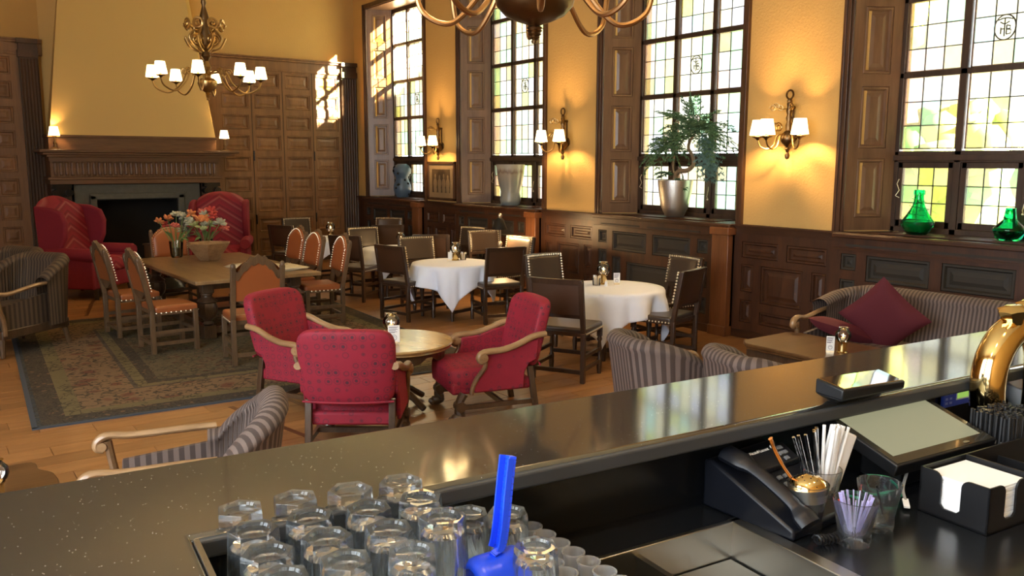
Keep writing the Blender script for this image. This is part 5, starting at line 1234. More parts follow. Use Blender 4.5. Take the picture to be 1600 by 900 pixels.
# silver pot with the twisted conifer
t = thing('potted_conifer', 'twisted conifer with feathery fronds in a tall hammered silver pot', 'plant', (8.55, 8.10, S), 0)
m = MB(); m.lathe([(0.0, 0.0), (0.10, 0.0), (0.13, 0.02), (0.185, 0.14), (0.215, 0.30), (0.235, 0.44), (0.24, 0.50), (0.228, 0.50), (0.205, 0.30), (0.17, 0.14), (0.0, 0.05)], 36); part('silver_pot', m, M_SILVER, t)
m = MB(); m.lathe([(0.0, 0.44), (0.222, 0.44)], 20); part('soil', m, M_BARK, t)
V = lambda a, b, z: (b, -a, z)      # a: towards the right of the picture (-Y), b: depth
tr = bez([V(0.0, 0, 0.40), V(0.0, 0.0, 0.55), V(0.08, -0.02, 0.62), V(0.20, 0.0, 0.63), V(0.29, 0.02, 0.70), V(0.27, 0.03, 0.82), V(0.20, 0.02, 0.92), V(0.24, 0.0, 1.02), V(0.32, 0.0, 1.12)], 6)
m = MB(); m.tube(tr, [0.038 - 0.022*k/(len(tr)-1) for k in range(len(tr))], 8); m.tube(bez([V(0.0, 0, 0.55), V(-0.05, 0, 0.66), V(-0.04, 0, 0.86), V(-0.10, 0, 1.0)], 5), 0.014, 7); part('trunk', m, M_BARK, t)
rnd = random.Random(21)
def frond(m, p0, d, L, droop, wd):
    d = Vector(d).normalized(); P = []
    for k in range(9):
        f = k/8; P.append(Vector(p0) + d*L*f + Vector((0, 0, -droop*f*f)))
    m.tube(P, [0.006*(1-0.8*k/8) for k in range(9)], 4)
    for k in range(1, 9):
        for sgn in (-1, 1):
            tng = (P[k]-P[k-1]).normalized(); sd = tng.cross(Vector((0, 0, 1))).normalized()*sgn
            bl = wd*math.sin(PI*min(1, (k/8)*0.85+0.12))*rnd.uniform(0.8, 1.2); e = P[k] + (sd*0.8+tng*0.6+Vector((0, 0, rnd.uniform(-0.3, 0.1)))).normalized()*bl
            n = 6
            for j in range(1, n+1):
                q = P[k].lerp(e, j/n)
                for s2 in (-1, 1):
                    dr = ((e-P[k]).normalized()*0.6 + tng*0.5*s2 + Vector((0, 0, rnd.uniform(-0.4, 0.5)))).normalized()*0.045*rnd.uniform(0.7, 1.2)
                    w_ = dr.cross(Vector((rnd.random()-.5, rnd.random()-.5, rnd.random()-.5))).normalized()*0.007
                    m.add([q-w_, q+w_, q+dr], [(0, 1, 2)])
def frond_part(name, material, specs):
    m = MB()
    for p0, d, L, dr, wd in specs: frond(m, p0, d, L, dr, wd)
    return part(name, m, material, t)
top = Vector(tr[-1])
sp = []
for k in range(34):
    a = rnd.uniform(0, 2*PI); el = rnd.uniform(-0.1, 0.7); p = top + Vector((rnd.uniform(-.05, .05), rnd.uniform(-.15, .1), rnd.uniform(-0.05, 0.12)))
    sp.append((p, (0.45*math.cos(a), math.sin(a), el), rnd.uniform(0.38, 0.62), rnd.uniform(0.15, 0.5), 0.13))
for k in range(5): sp.append((top + Vector((0, 0, 0.05)), (rnd.uniform(-.3, .1), rnd.uniform(-0.5, 0.5), 1.1), rnd.uniform(0.40, 0.5), 0.02, 0.11))
for k in range(5): sp.append((top+Vector((0, 0.05, 0.1)), (rnd.uniform(-.3, .2), 1.0, rnd.uniform(0.5, 0.9)), rnd.uniform(0.5, 0.7), 0.12, 0.12))
for k in range(16): sp.append((Vector(V(-0.08, 0, 1.0))+Vector((rnd.uniform(-.04, .04), rnd.uniform(-.1, .1), rnd.uniform(-.1, .1))), (rnd.uniform(-.5, .2), rnd.uniform(-0.4, 1.0), rnd.uniform(-0.2, 0.4)), rnd.uniform(0.3, 0.48), rnd.uniform(0.15, 0.5), 0.11))
frond_part('foliage', M_NEEDLE, sp)
sp = []
for k in range(13): sp.append((top + Vector((rnd.uniform(-.06, .02), -0.20+rnd.uniform(-.08, .08), -0.02)), (rnd.uniform(-.3, .1), rnd.uniform(-0.7, -0.1), -0.7), rnd.uniform(0.35, 0.55), rnd.uniform(0.05, 0.2), 0.10))
frond_part('blue_green_foliage', M_NEEDLE2, sp)
sp = [(Vector(V(0.0, 0, 0.56)), (-0.1, 0.9, 0.3), 0.3, 0.12, 0.09), (Vector(V(0.0, 0, 0.56)), (-0.3, 0.7, 0.45), 0.3, 0.12, 0.09), (Vector(V(0.0, 0, 0.52)), (-0.2, -0.9, 0.1), 0.24, 0.16, 0.08)]
frond_part('low_foliage', M_NEEDLE, sp)

# picture between the first two windows
t = thing('framed_photograph', 'framed sepia photograph of four standing figures below a wall lamp', 'picture', (XW-0.02, 13.95, 1.80), 0)
m = MB(); a, b = 0.50, 0.365
for (y0, y1, z0, z1) in ((-a, -a+0.05, -b, b), (a-0.05, a, -b, b), (-a, a, -b, -b+0.05), (-a, a, b-0.05, b)): m.box(-0.03, 0.02, y0, y1, z0, z1)
part('frame', m, M_CASING, t, bevel=0.006)
m = MB(); m.box(-0.008, 0.015, -a+0.04, a-0.04, -b+0.04, b-0.04); part('mount', m, mat('sepia_mount', (0.26, 0.175, 0.09), 0.6), t)
pm = mat('sepia_print', (0.13, 0.085, 0.045), 0.5); n_ = NT(pm); nz = n_.noise(n_.coord('Object'), 5, 3); n_.l(n_.mix(nz, (0.04, 0.025, 0.012), (0.13, 0.08, 0.04)), n_.b.inputs['Base Color'])
m = MB(); m.box(-0.011, -0.006, -0.32, 0.34, -0.22, 0.22); part('print', m, pm, t)
fig = MB()
for k, y in enumerate((0.22, 0.06, -0.09, -0.24)):
    fig.ball((-0.011, y, 0.09-0.02*(k % 2)), (0.0015, 0.032, 0.045), 10, 6); fig.ball((-0.011, y, -0.05), (0.0015, 0.072, 0.10), 10, 6); fig.ball((-0.011, y+0.025, -0.14), (0.0015, 0.035, 0.09), 10, 6); fig.ball((-0.011, y-0.02, -0.17), (0.0015, 0.04, 0.06), 8, 5)
part('pale_figures', fig, mat('sepia_light', (0.24, 0.165, 0.09), 0.6), t)

# black reading lamp
t = thing('reading_lamp', 'slim brass reading lamp with black cone shade by the panelling', 'lamp', (7.35, 10.55, 0), 0)
m = MB(); m.lathe([(0.14, 0), (0.14, 0.02), (0.03, 0.035), (0.0, 0.04)], 20); part('base', m, M_IRON, t)
m = MB(); m.tube([(0, 0, 0.03), (0, 0, 1.34)], 0.014, 8); part('pole', m, M_STEEL, t)
m = MB(); m.ball((0, 0, 0.92), (0.035, 0.035, 0.045), 10, 8); m.ball((0, 0, 1.35), (0.03, 0.03, 0.04), 10, 8); part('joint', m, M_NAIL, t)
m = MB(); m.lathe([(0.035, 1.32), (0.065, 1.28), (0.12, 1.14), (0.115, 1.14), (0.058, 1.275), (0.03, 1.31)], 24, (0.01, 0.03, 0)); part('shade', m, M_BLACK, t)
m = MB(); m.ball((0.01, 0.03, 1.20), 0.03, 10, 8); part('bulb', m, M_FLAME, t)
lamp_at(t, (0.03, 0.03, 1.11), 12, radius=0.03)

# ------------------------------------------------------------------ lamps
SHADE = MB(); SHADE.lathe([(0.098, 0.02), (0.068, 0.155), (0.064, 0.155), (0.094, 0.02)], 20, close=True); ME_SHADE = SHADE.mesh('lamp_shade', M_SHADE)
PAN = MB(); PAN.lathe([(0.0, -0.035), (0.012, -0.03), (0.03, -0.01), (0.062, 0.0), (0.066, 0.006), (0.03, 0.004), (0.016, 0.02), (0.014, 0.06), (0.0, 0.06)], 16); ME_PAN = PAN.mesh('drip_pan', M_BRONZE)
def candle_arm(t, pts, r, s=1.0, energy=6, light=True, material=None):
    m = MB(); m.tube(pts, r, 8); a = part('arm', m, material or M_BRASS, t)
    e = Vector(pts[-1])
    p = put('drip_pan', ME_PAN, t); p.location = e + Vector((0, 0, 0.03*s)); p.scale = (s, s, s)
    h = put('lamp_shade', ME_SHADE, t); h.location = e + Vector((0, 0, 0.03*s)); h.scale = (s*0.95, s*0.95, s*1.22)
    if light: lamp_at(t, e + Vector((0, 0, 0.12*s)), energy, radius=0.025)
def scroll(c, d, s, n=16):      # flat spiral in the plane of d and z
    d = Vector(d); P = []
    for k in range(n+1): a = 2.6*PI*k/n; rr = s*(1-0.65*k/n); P.append(Vector(c) + d*rr*math.cos(a) + Vector((0, 0, rr*math.sin(a))))
    return P
def chandelier(label, loc, R, bowl, zb, n, decor, energy, rot=0.0, mbowl=None):
    """zb: height of the bowl's centre; loc at the floor point under it"""
    t = thing('chandelier', label, 'chandelier', loc, rot, 'brass chandeliers')
    mb = mbowl or M_BRASS
    m = MB(); b = bowl
    if not decor: m.lathe([(0.0, zb-0.30), (0.018, zb-0.295), (0.022, zb-0.28), (0.015, zb-0.272), (0.036, zb-0.258), (0.030, zb-0.25), (0.046, zb-0.236), (0.038, zb-0.228), (0.052, zb-0.214), (0.044, zb-0.206), (0.052, zb-0.194), (0.035, zb-0.182), (0.055, zb-0.172), (0.11, zb-0.155), (0.20, zb-0.115), (0.255, zb-0.055), (0.268, zb), (0.255, zb+0.06), (0.18, zb+0.14), (0.10, zb+0.18), (0.08, zb+0.30), (0.14, zb+0.36), (0.07, zb+0.5), (0.12, zb+0.62)], 36)
    if decor: m.lathe([(0.0, zb-b*1.75), (b*0.12, zb-b*1.7), (b*0.16, zb-b*1.55), (b*0.10, zb-b*1.48), (b*0.22, zb-b*1.40), (b*0.12, zb-b*1.33), (b*0.26, zb-b*1.24), (b*0.14, zb-b*1.16), (b*0.28, zb-b*1.05), (b*0.18, zb-b*0.98), (b*0.42, zb-b*0.82), (b*0.80, zb-b*0.50), (b, zb-b*0.05), (b*0.98, zb+b*0.25), (b*0.7, zb+b*0.5), (b*0.40, zb+b*0.62), (b*0.35, zb+b*0.8), (b*0.5, zb+b*1.0), (b*0.3, zb+b*1.3), (b*0.48, zb+b*1.7), (b*0.28, zb+b*2.1), (b*0.2, zb+b*2.3)], 28)
    part('bowl', m, mb, t)
    for k in range(n):
        a = 2*PI*k/n + 0.2; d = Vector((math.cos(a), math.sin(a), 0)); z0 = zb+b*1.05
        if not decor: b, z0 = 0.18, zb+0.16
        pts = bez([d*b*0.45+Vector((0, 0, z0)), d*R*0.34+Vector((0, 0, z0+b*0.15)), d*R*0.48+Vector((0, 0, zb-b*0.05)), d*R*0.70+Vector((0, 0, zb-b*0.95)), d*R*0.93+Vector((0, 0, zb-b*0.55)), d*R+Vector((0, 0, zb+b*(0.20 if decor else 0.62)))], 7)
        candle_arm(t, pts, [0.011 if decor else 0.018]*len(pts), R/0.75, energy, material=M_BRASS if decor else M_COPPERY)
        q = MB(); q.tube(scroll(d*R*0.40+Vector((0, 0, z0+b*0.1)), d, 0.055*R/0.75), 0.008, 6); part('scroll', q, M_BRASS, t)
    b = bowl
    if decor:
        z1 = zb+b*2.3
        m = MB(); m.lathe([(b*0.2, z1), (b*0.5, z1+0.06), (b*0.35, z1+0.12), (b*0.75, z1+0.20), (b*0.4, z1+0.42), (b*0.55, z1+0.52), (b*0.35, z1+0.62), (b*0.16, z1+0.70), (b*0.28, z1+0.74), (b*0.16, z1+0.80)], 20); part('upper_stem', m, M_BRONZE, t)
        for k in range(8):
            a = 2*PI*k/8; d = Vector((math.cos(a), math.sin(a), 0))
            q = MB(); q.tube(bez([d*0.05+Vector((0, 0, z1+0.16)), d*0.17+Vector((0, 0, z1+0.22)), d*0.21+Vector((0, 0, z1+0.30)), d*0.14+Vector((0, 0, z1+0.40)), d*0.22+Vector((0, 0, z1+0.46)), d*0.28+Vector((0, 0, z1+0.44))], 5), 0.015, 6)
            sd = Vector((-d.y, d.x, 0)); c0 = d*0.23+Vector((0, 0, z1+0.46)); q.tube([c0 + sd*0.058*math.cos(x)+Vector((0, 0, 0.058*math.sin(x))) for x in [2*PI*j/14 for j in range(14)]], 0.017, 7, closed=True); q.ball(c0, 0.030, 8, 6); q.tube(scroll(d*0.13+Vector((0, 0, z1+0.27)), d, 0.06), 0.012, 6); q.tube(bez([d*0.08+Vector((0, 0, z1+0.12)), d*0.20+Vector((0, 0, z1+0.17)), d*0.27+Vector((0, 0, z1+0.29))], 6), 0.013, 6)
            part('sunflower_scroll', q, M_BRASS, t)
        q = MB(); z2 = z1+0.84
        for k in range(6):
            a = 2*PI*k/6; q.tube(scroll(Vector((0.05*math.cos(a), 0.05*math.sin(a), z2+0.06)), (math.cos(a), math.sin(a), 0), 0.05), 0.012, 6)
        q.ball((0, 0, z2+0.03), 0.045, 10, 8); part('top_rosette', q, M_BRONZE, t)
        zt = z2
    else: zt = zb+b*2.3
    m = MB(); m.tube([(0, 0, zt), (0, 0, ZC)], 0.012 if decor else 0.03, 8); m.lathe([(0.10, ZC), (0.09, ZC-0.05), (0.02, ZC-0.08)], 16); part('rod', m, M_BRONZE, t)
    return t
chandelier('brass chandelier with lit shades hanging over the oak table by the fireplace', (3.38, 11.6, 0), 0.68, 0.125, 3.17, 8, True, 5.0, 0.15)
chandelier('large brass chandelier cut by the top edge, only bowl and arms showing', (3.52, 4.65, 0), 0.80, 0.27, 3.235, 8, False, 3.0, 0.0, M_BRONZE)

def sconce(label, y, z=2.22, arms=((-0.75, -0.66), (-0.75, 0.66)), en=13):
    t = thing('wall_lamp', label, 'wall lamp', (XW, y, z), 0, 'brass wall lamps between the windows')
    m = MB(); m.lathe([(0.0, -0.03), (0.02, -0.02), (0.03, 0.02), (0.015, 0.05), (0.03, 0.09), (0.018, 0.11), (0.075, 0.17), (0.085, 0.22), (0.06, 0.27), (0.03, 0.30), (0.035, 0.36), (0.022, 0.40), (0.036, 0.44), (0.022, 0.48), (0.036, 0.52), (0.025, 0.56), (0.03, 0.60), (0.015, 0.63)], 14, (-0.09, 0, 0)); part('stem', m, M_BRONZE, t)
    m = MB(); m.tube([(-0.09, 0.045*math.cos(a), 0.70+0.05*math.sin(a)) for a in [2*PI*k/16 for k in range(16)]], 0.012, 6, closed=True); m.ball((-0.09, 0, 0.63), 0.03, 8, 6); part('ring', m, M_BRONZE, t)
    m = MB(); m.tube([(-0.09, 0, 0.56), (0.0, 0, 0.56)], 0.02, 8); m.tube([(-0.09, 0, 0.24), (0.0, 0, 0.24)], 0.02, 8); m.lathe([(0.07, 0), (0.06, 0.02), (0.0, 0.025)], 14, (0, 0, 0.24), Matrix.Rotation(-PI/2, 4, 'Y')); m.tube([(-0.012, 0, 0.24), (-0.012, 0, 0.56)], 0.012, 8); part('wall_bracket', m, M_BRONZE, t)
    q = MB()
    for s, L in ((1, 0.16), (-1, 0.06)):
        for d in ((-0.55, 0.8*s, 0),):
            d = Vector(d).normalized(); c = Vector((-0.10, 0, 0.55))
            q.tube(bez([c, c+d*L*0.4+Vector((0, 0, -0.01)), c+d*L], 4), 0.008, 6)
            for k in range(3): q.tube(scroll(c+d*(L*0.6+0.04*k)+Vector((0, 0, 0.02*(k % 2))), d, 0.04), 0.006, 5)
    part('scroll_ornament', q, M_BRASS, t)
    for (dx, dy) in arms:
        d = Vector((dx, dy, 0)).normalized(); c = Vector((-0.09, 0, 0))
        pts = bez([c+d*0.04+Vector((0, 0, 0.26)), c+d*0.12+Vector((0, 0, 0.24)), c+d*0.15+Vector((0, 0, 0.14)), c+d*0.22+Vector((0, 0, 0.09)), c+d*0.30+Vector((0, 0, 0.12)), c+d*0.33+Vector((0, 0, 0.19))], 6)
        candle_arm(t, pts, 0.010, 1.05, en)
        q = MB(); q.tube(scroll(c+d*0.15+Vector((0, 0, 0.33)), d, 0.06), 0.008, 6); part('scroll', q, M_BRASS, t)
    return t
sconce('brass wall lamp with two lit shades above the framed photograph', 13.95)
sconce('brass wall lamp with two lit shades between the second and third windows', 10.22)
sconce('brass wall lamp with three lit shades nearest the bar', 6.13, arms=((-0.6, 0.75), (-1, 0.15), (-0.5, -0.8)))

for x, lb in ((2.23, 'small lit candle lamp on the left end of the mantel shelf'), (5.18, 'small lit candle lamp on the right end of the mantel shelf')):
    t = thing('mantel_lamp', lb, 'lamp', (x, 16.85, 2.36), 0, 'candle lamps on the mantel shelf')
    m = MB(); m.lathe([(0.085, 0), (0.085, 0.012), (0.03, 0.04), (0.018, 0.08), (0.03, 0.11), (0.014, 0.15), (0.014, 0.22), (0.04, 0.225), (0.04, 0.235), (0.0, 0.24)], 16); part('stick', m, M_BRONZE, t)
    o = put('lamp_shade', ME_SHADE, t); o.location = (0, 0, 0.22); o.scale = (0.95, 0.95, 1.15)
    lamp_at(t, (0, 0, 0.33), 5, radius=0.025)
# ------------------------------------------------------------------ the bar (its own axes: u along the counter, v away from the barman)
BR = math.radians(-5.7); UX = Vector((math.cos(BR), math.sin(BR), 0)); VX = Vector((-math.sin(BR), math.cos(BR), 0))
def B(u, v, z=0.0): p = UX*u + VX*v; return Vector((p.x, p.y, z))
bar = thing('bar_counter', 'long dark speckled stone bar counter across the lower part of the view', 'bar counter', (0, 0, 0), BR)
m = MB(); m.prism([(-1.5, 0.40), (0.18, 0.40), (0.18, 1.262), (3.6, 1.262), (3.6, 1.605), (-1.5, 1.605)], 1.562, 1.60); part('countertop', m, M_BAR, bar, bevel=0.010, seg=3)
m = MB(); m.box(0.182, 3.6, 1.254, 1.268, 1.5625, 1.5945); part('edge_band', m, M_BAREDGE, bar, 'honed dark grey edge of the countertop', bevel=0.006, seg=3)
m = MB(); m.box(-1.5, 3.6, 1.337, 1.57, 0.0, 1.562); m.box(-1.5, 0.16, 0.45, 1.337, 0.0, 1.562); part('bar_body', m, M_BLACKLAM, bar)
m = MB(); m.box(-1.5, 3.6, 1.57, 1.585, 0.0, 1.562); part('front_panelling', m, M_DADO, bar)
m = MB(); m.box(0.180, 0.188, 0.40, 1.245, 1.57, 1.6015); part('steel_edge', m, M_STEEL, bar, 'thin steel edge strip')
bench = thing('work_bench', 'low black work bench behind the bar counter', 'counter', (0, 0, 0), BR)
s0, s1, t0, t1 = 0.86, 1.232, 0.62, 1.213
m = MB(); m.box(0.19, 3.6, t1, 1.335, 1.385, 1.41); m.box(0.19, s0, 0.40, t1, 1.385, 1.41); m.box(s1, 3.6, 0.40, t1, 1.385, 1.41); m.box(s0, s1, 0.40, t0, 1.385, 1.41); part('bench_top', m, M_BLACKLAM, bench)
m = MB(); m.box(0.19, 3.6, 0.42, 0.44, 0, 1.385); m.box(3.56, 3.6, 0.44, 1.33, 0, 1.385); part('bench_front', m, M_BLACKLAM, bench)
sink = thing('steel_sink', 'brushed steel bar sink sunk in the black work bench', 'sink', B(0, 0), BR)
m = MB(); q = 0.012
m.box(s0-q, s0+0.004, t0-q, t1+q, 1.405, 1.4135); m.box(s1-0.004, s1+0.030, t0-q, t1+q, 1.405, 1.4135); m.box(s0-q, s1+0.03, t1-0.004, t1+0.008, 1.405, 1.4135); m.box(s0-q, s1+0.03, t0-q, t0+0.004, 1.405, 1.4135); part('rim', m, M_STEEL, sink, bevel=0.002)
m = MB(); zb = 1.20
m.box(s0, s0+0.004, t0, t1, zb, 1.408); m.box(s1-0.004, s1, t0, t1, zb, 1.408); m.box(s0, s1, t1-0.004, t1, zb, 1.408); m.box(s0, s1, t0, t0+0.004, zb, 1.408); m.box(s0, s1, t0, t1, zb-0.004, zb); part('basin', m, M_STEEL, sink)
m = MB(); m.box(0.975, 0.979, t0, t1-0.004, zb, 1.400); m.box(0.971, 0.983, t0, t1-0.004, 1.396, 1.402); part('divider', m, M_STEEL, sink)
m = MB(); m.box(0.985, s1-0.01, t0+0.01, t1-0.008, 1.33, 1.334); part('drain_plate', m, M_STEEL, sink)
dr = thing('drainer_tray', 'steel drainer tray under the upturned tumblers', 'tray', B(0.45, 1.04, 1.41), BR)
m = MB(); m.box(-0.25, 0.25, -0.40, 0.285, 0.0, 0.05); m.box(-0.255, 0.255, -0.405, 0.29, 0.05, 0.058); part('tray', m, M_MAT, dr, bevel=0.003)
m = MB()
for k in range(24): m.box(-0.235+0.0204*k-0.004, -0.235+0.0204*k+0.004, -0.39, 0.275, 0.058, 0.0625)
part('ribs', m, M_MAT, dr, kind='stuff')

# tumblers, upside down
def tumbler_mesh(h, rb, rr, ns, base=0.02, name='tumbler'):
    m = MB(); N = ns*4
    def fac(a, j): 
        c = math.cos(PI/ns); w_ = (a % (2*PI/ns)) - PI/ns; poly = c/math.cos(w_)
        t_ = FACT[j]; return t_*poly/((1+c)/2) + (1-t_)
    # upside down: base at z=h, rim at z=0.  outside up, over the base, then the hollow from below
    prof = [(rr, 0.0), (rr, 0.012), (rr*0.985, 0.022), (rb*1.06, h*0.72), (rb*1.02, h-0.004), (rb*0.99, h), (rb*0.74, h), (rb*0.66, h-0.004), (0.0, h-0.006)]
    FACT = [0.0, 0.3, 1.0, 1, 1, 1, 0.1, 0.0, 0.0, 0, 0, 0, 0, 0, 0]
    o = MB(); o.lathe(prof, N, rf=fac)
    inn = [(0.0, h-base), (rb*0.6, h-base-0.001), (rb*0.82, h-base-0.008), (rr-0.005, 0.02), (rr-0.003, 0.0)]
    k0 = len(o.v); i = MB(); i.lathe(inn, N)
    o.f = o.f[:-1] if len(o.f[-1]) > 4 else o.f
    o.f = [f for f in o.f if len(f) <= 4]; o.sm = [True]*len(o.f); o.uv = [None]*len(o.f)
    fi = [f for f in i.f if len(f) <= 4]
    o.add(i.v, fi, True)
    rim_i = k0 + (len(inn)-1)*N
    o.add([], [], True); 
    for k in range(N): o.f.append((k, rim_i+k, rim_i+(k+1) % N, (k+1) % N)); o.sm.append(True); o.uv.append(None)
    return o.mesh(name, M_TUMBLER, 22)
ME_T = tumbler_mesh(0.148, 0.0335, 0.0395, 6)
ME_T2 = tumbler_mesh(0.10, 0.032, 0.037, 7)
TZ = 1.4725
rowname = ['rearmost', 'second', 'third', 'nearest']
POS = [(0.256, (1.285, 1.198, 1.115, 1.035)), (0.342, (1.285, 1.205, 1.122, 1.040)), (0.430, (1.275, 1.190, 1.105, 1.020)), (0.516, (1.268, 1.186, 1.104, 1.020))]
for c, (u, vs) in enumerate(POS):
    for r, v in enumerate(vs):
        if c == 3 and r == 3: continue
        o = put('tumbler', ME_T); o.location = B(u, v, TZ); o.rotation_euler = (0, 0, random.uniform(0, 1))
        col = ['file at the steel edge strip', 'file second from the steel edge strip', 'file third from the steel edge strip', 'file beside the blue scoop'][c]
        tag(o, 'faceted upturned tumbler, %s in the %s' % (rowname[r], col), 'glass', 'upturned tumblers on the drainer tray')
for (u, v, z, lb) in ((0.606, 1.195, TZ, 'short upturned tumbler half hidden behind the blue scoop handle'), (0.665, 1.165, TZ, 'short upturned tumbler between the blue scoop and the plastic cups'), (0.640, 1.035, TZ, 'short upturned tumbler in front of the plastic cups at the bottom edge')):
    o = put('tumbler', ME_T2); o.location = B(u, v, z); tag(o, lb, 'glass', 'upturned tumblers on the drainer tray')
# plastic shot cups
m = MB(); m.lathe([(0.0, 0.0), (0.0155, 0.0), (0.0195, 0.048), (0.0215, 0.049), (0.0215, 0.052), (0.0185, 0.052), (0.0148, 0.003), (0.0, 0.0025)], 20); ME_CUP = m.mesh('plastic_cup', M_CUPPL)
for c, (u, vs) in enumerate(((0.797, (1.305, 1.262, 1.219, 1.176, 1.133, 1.090, 1.047)), (0.752, (1.290, 1.247, 1.204, 1.161, 1.118, 1.075)))):
    for k, v in enumerate(vs):
        o = put('plastic_cup', ME_CUP); o.location = B(u+0.003*k*(1 if c == 0 else 0), v, 1.411)
        tag(o, 'clear plastic shot cup, number %s from the back, row %s' % (('one', 'two', 'three', 'four', 'five', 'six', 'seven')[k], 'next to the sink' if c == 0 else 'next to the tumblers'), 'cup', 'small plastic shot cups')
# blue scoop
t = thing('ice_scoop', 'bright blue plastic ice scoop standing among the tumblers, handle up', 'scoop', B(0.592, 1.075, TZ), BR+0.1); t.scale = (1, 1, 0.92)
m = MB()
R_ = 0.040; vs = []
def sc_f(u, v):
    a = -0.25*PI + 1.5*PI*u; x = -0.045+0.085*v; r = R_*(math.sqrt(max(0, 1-((0.22-v)/0.30)**2)) if v < 0.22 else 1.0)
    return (x, -r*math.cos(a)*0.9, 0.045 + r*math.sin(a)*1.0)
m.grid(sc_f, 28, 14); o = part('bowl', m, M_BLUE, t, sharp=180); so = o.modifiers.new('thick', 'SOLIDIFY'); so.thickness = 0.0035
m = MB()
for k in range(3): x = -0.032+0.008*k; m.tube([(x, -0.034*math.cos(a)*(0.75+0.1*k), 0.045+0.040*math.sin(a)*(0.78+0.1*k)) for a in [0.2+1.1*j/8 for j in range(9)]], 0.0018, 5)
part('grip_ribs', m, M_BLUE, t)
m = MB(); a, b = Vector((0.012, 0.0, 0.070)), Vector((0.050, 0.030, 0.238))
P = bez([(-0.008, 0.0, 0.083), (0.010, 0.004, 0.093), (0.022, 0.010, 0.125), (0.036, 0.020, 0.185), b], 6)
for i in range(len(P)-1): m.bar(P[i], P[i+1], 0.024, 0.012, (1, -0.3, 0))
part('handle', m, M_BLUE, t, bevel=0.002)
m = MB(); Q = P[6:]
for i in range(len(Q)-1):
    for s in (-1, 1): m.bar(Q[i]+Vector((-0.008, 0.0115*s-0.0, 0)), Q[i+1]+Vector((-0.008, 0.0115*s, 0)), 0.003, 0.010, (1, 0, 0))
part('handle_rib', m, M_BLUE, t)

# glasses with straws, strainer, sticks
def bar_glass(name, label, u, v, rt_=0.044, rb_=0.032, h=0.098):
    t = thing(name, label, 'glass', B(u, v, 1.411), BR, 'short bar glasses on the work bench')
    m = MB(); m.lathe([(0.0, 0.0), (rb_*0.95, 0.0), (rb_, 0.004), (rb_*1.02, 0.022), (rb_*0.985, 0.026), (rt_, h), (rt_-0.0018, h+0.001), (rt_-0.0035, h), (rb_*0.88, 0.030), (rb_*0.78, 0.022), (0.0, 0.020)], 32); part('glass', m, M_BARGLASS, t); return t
bar_glass('bar_glass', 'short glass holding a brass strainer beside the phone', 1.338, 1.115, 0.042, 0.031, 0.098)
bar_glass('bar_glass', 'short glass holding lilac sticks, nearest of the bar glasses', 1.366, 1.022, 0.043, 0.032, 0.092)
bar_glass('bar_glass', 'short glass, empty but for a dark stirrer, before the green cable', 1.467, 1.045, 0.044, 0.032, 0.098)
bar_glass('bar_glass', 'short frosted glass full of white straws behind the other bar glasses', 1.437, 1.165, 0.043, 0.034, 0.095)
t = thing('strainer', 'round brass perforated strainer with upright handle resting on a glass', 'strainer', B(1.338, 1.115, 1.411+0.082), BR)
m = MB(); m.lathe([(0.0385, 0.006), (0.036, 0.018), (0.025, 0.028), (0.0, 0.034), (0.0, 0.031), (0.024, 0.025), (0.034, 0.016), (0.0365, 0.006)], 28); m.xf(Matrix.Rotation(-0.15, 4, 'X')); part('bowl', m, M_GOLD, t)
m = MB()
for k in range(30): a = k*2.4; r = 0.006+0.031*math.sqrt(k/30); z = 0.0345 - 0.030*(r/0.042)**2.6; m.ball((r*math.cos(a), r*math.sin(a), z), (0.0018, 0.0018, 0.0012), 6, 4)
m.xf(Matrix.Rotation(-0.15, 4, 'X')); part('perforation', m, M_SOOT, t, kind='stuff')
m = MB(); m.lathe([(0.033, -0.022), (0.036, 0.0), (0.0375, 0.006), (0.034, 0.006), (0.031, -0.02)], 28, close=True); m.xf(Matrix.Rotation(-0.15, 4, 'X')); part('steel_collar', m, M_STEEL, t)
m = MB(); m.tube(bez([(-0.012, 0.034, 0.018), (-0.02, 0.05, 0.04), (-0.032, 0.065, 0.075), (-0.038, 0.07, 0.095)], 5), [0.006]*6+[0.0075]*6+[0.009]*4, 8, flat=0.5); part('handle', m, mat('copper', (0.72, 0.36, 0.16), 0.2, 1.0), t)
M_STRAWCL = glassmat('clear_straw', (0.85, 0.87, 0.92), 0.15, 1.2); M_LILAC = mat('lilac_plastic', (0.50, 0.46, 0.78), 0.35, Transmission_Weight=0.35); M_STRAWW = mat('white_straw', (0.72, 0.71, 0.70), 0.4)
m = MB(); m.tube([(0, 0, 0), (0, 0, 0.165)], 0.0035, 8); ME_ST = m.mesh('drinking_straw', M_STRAWW); m = MB(); m.tube([(0, 0, 0), (0, 0, 0.160)], 0.0035, 8); ME_SC = m.mesh('drinking_straw', M_STRAWCL)
rnd = random.Random(8)
def lean(o, u, v, z, du, dv):
    o.location = B(u, v, z); d = UX*du + VX*dv + Vector((0, 0, 1)); o.rotation_mode = 'QUATERNION'; o.rotation_quaternion = d.normalized().to_track_quat('Z', 'Y')
for k in range(7):
    o = put('drinking_straw', ME_SC); lean(o, 1.437+rnd.uniform(-.012, .004), 1.165+rnd.uniform(-.01, .012), 1.433, -0.42+k*0.075, 0.05); tag(o, 'clear plastic straw on the left side of the straw glass', 'straw', 'clear straws in the frosted glass')
for k in range(13):
    o = put('drinking_straw', ME_ST); lean(o, 1.437+rnd.uniform(-.004, .016), 1.165+rnd.uniform(-.014, .014), 1.433, 0.02+k*0.032, rnd.uniform(-0.12, 0.08)); tag(o, 'white straw on the right side of the straw glass', 'straw', 'white straws in the frosted glass')
t = thing('straw_sleeve', 'flat white paper sleeve of straws leaning right in the straw glass', 'sleeve', B(1.445, 1.165, 1.434), BR)
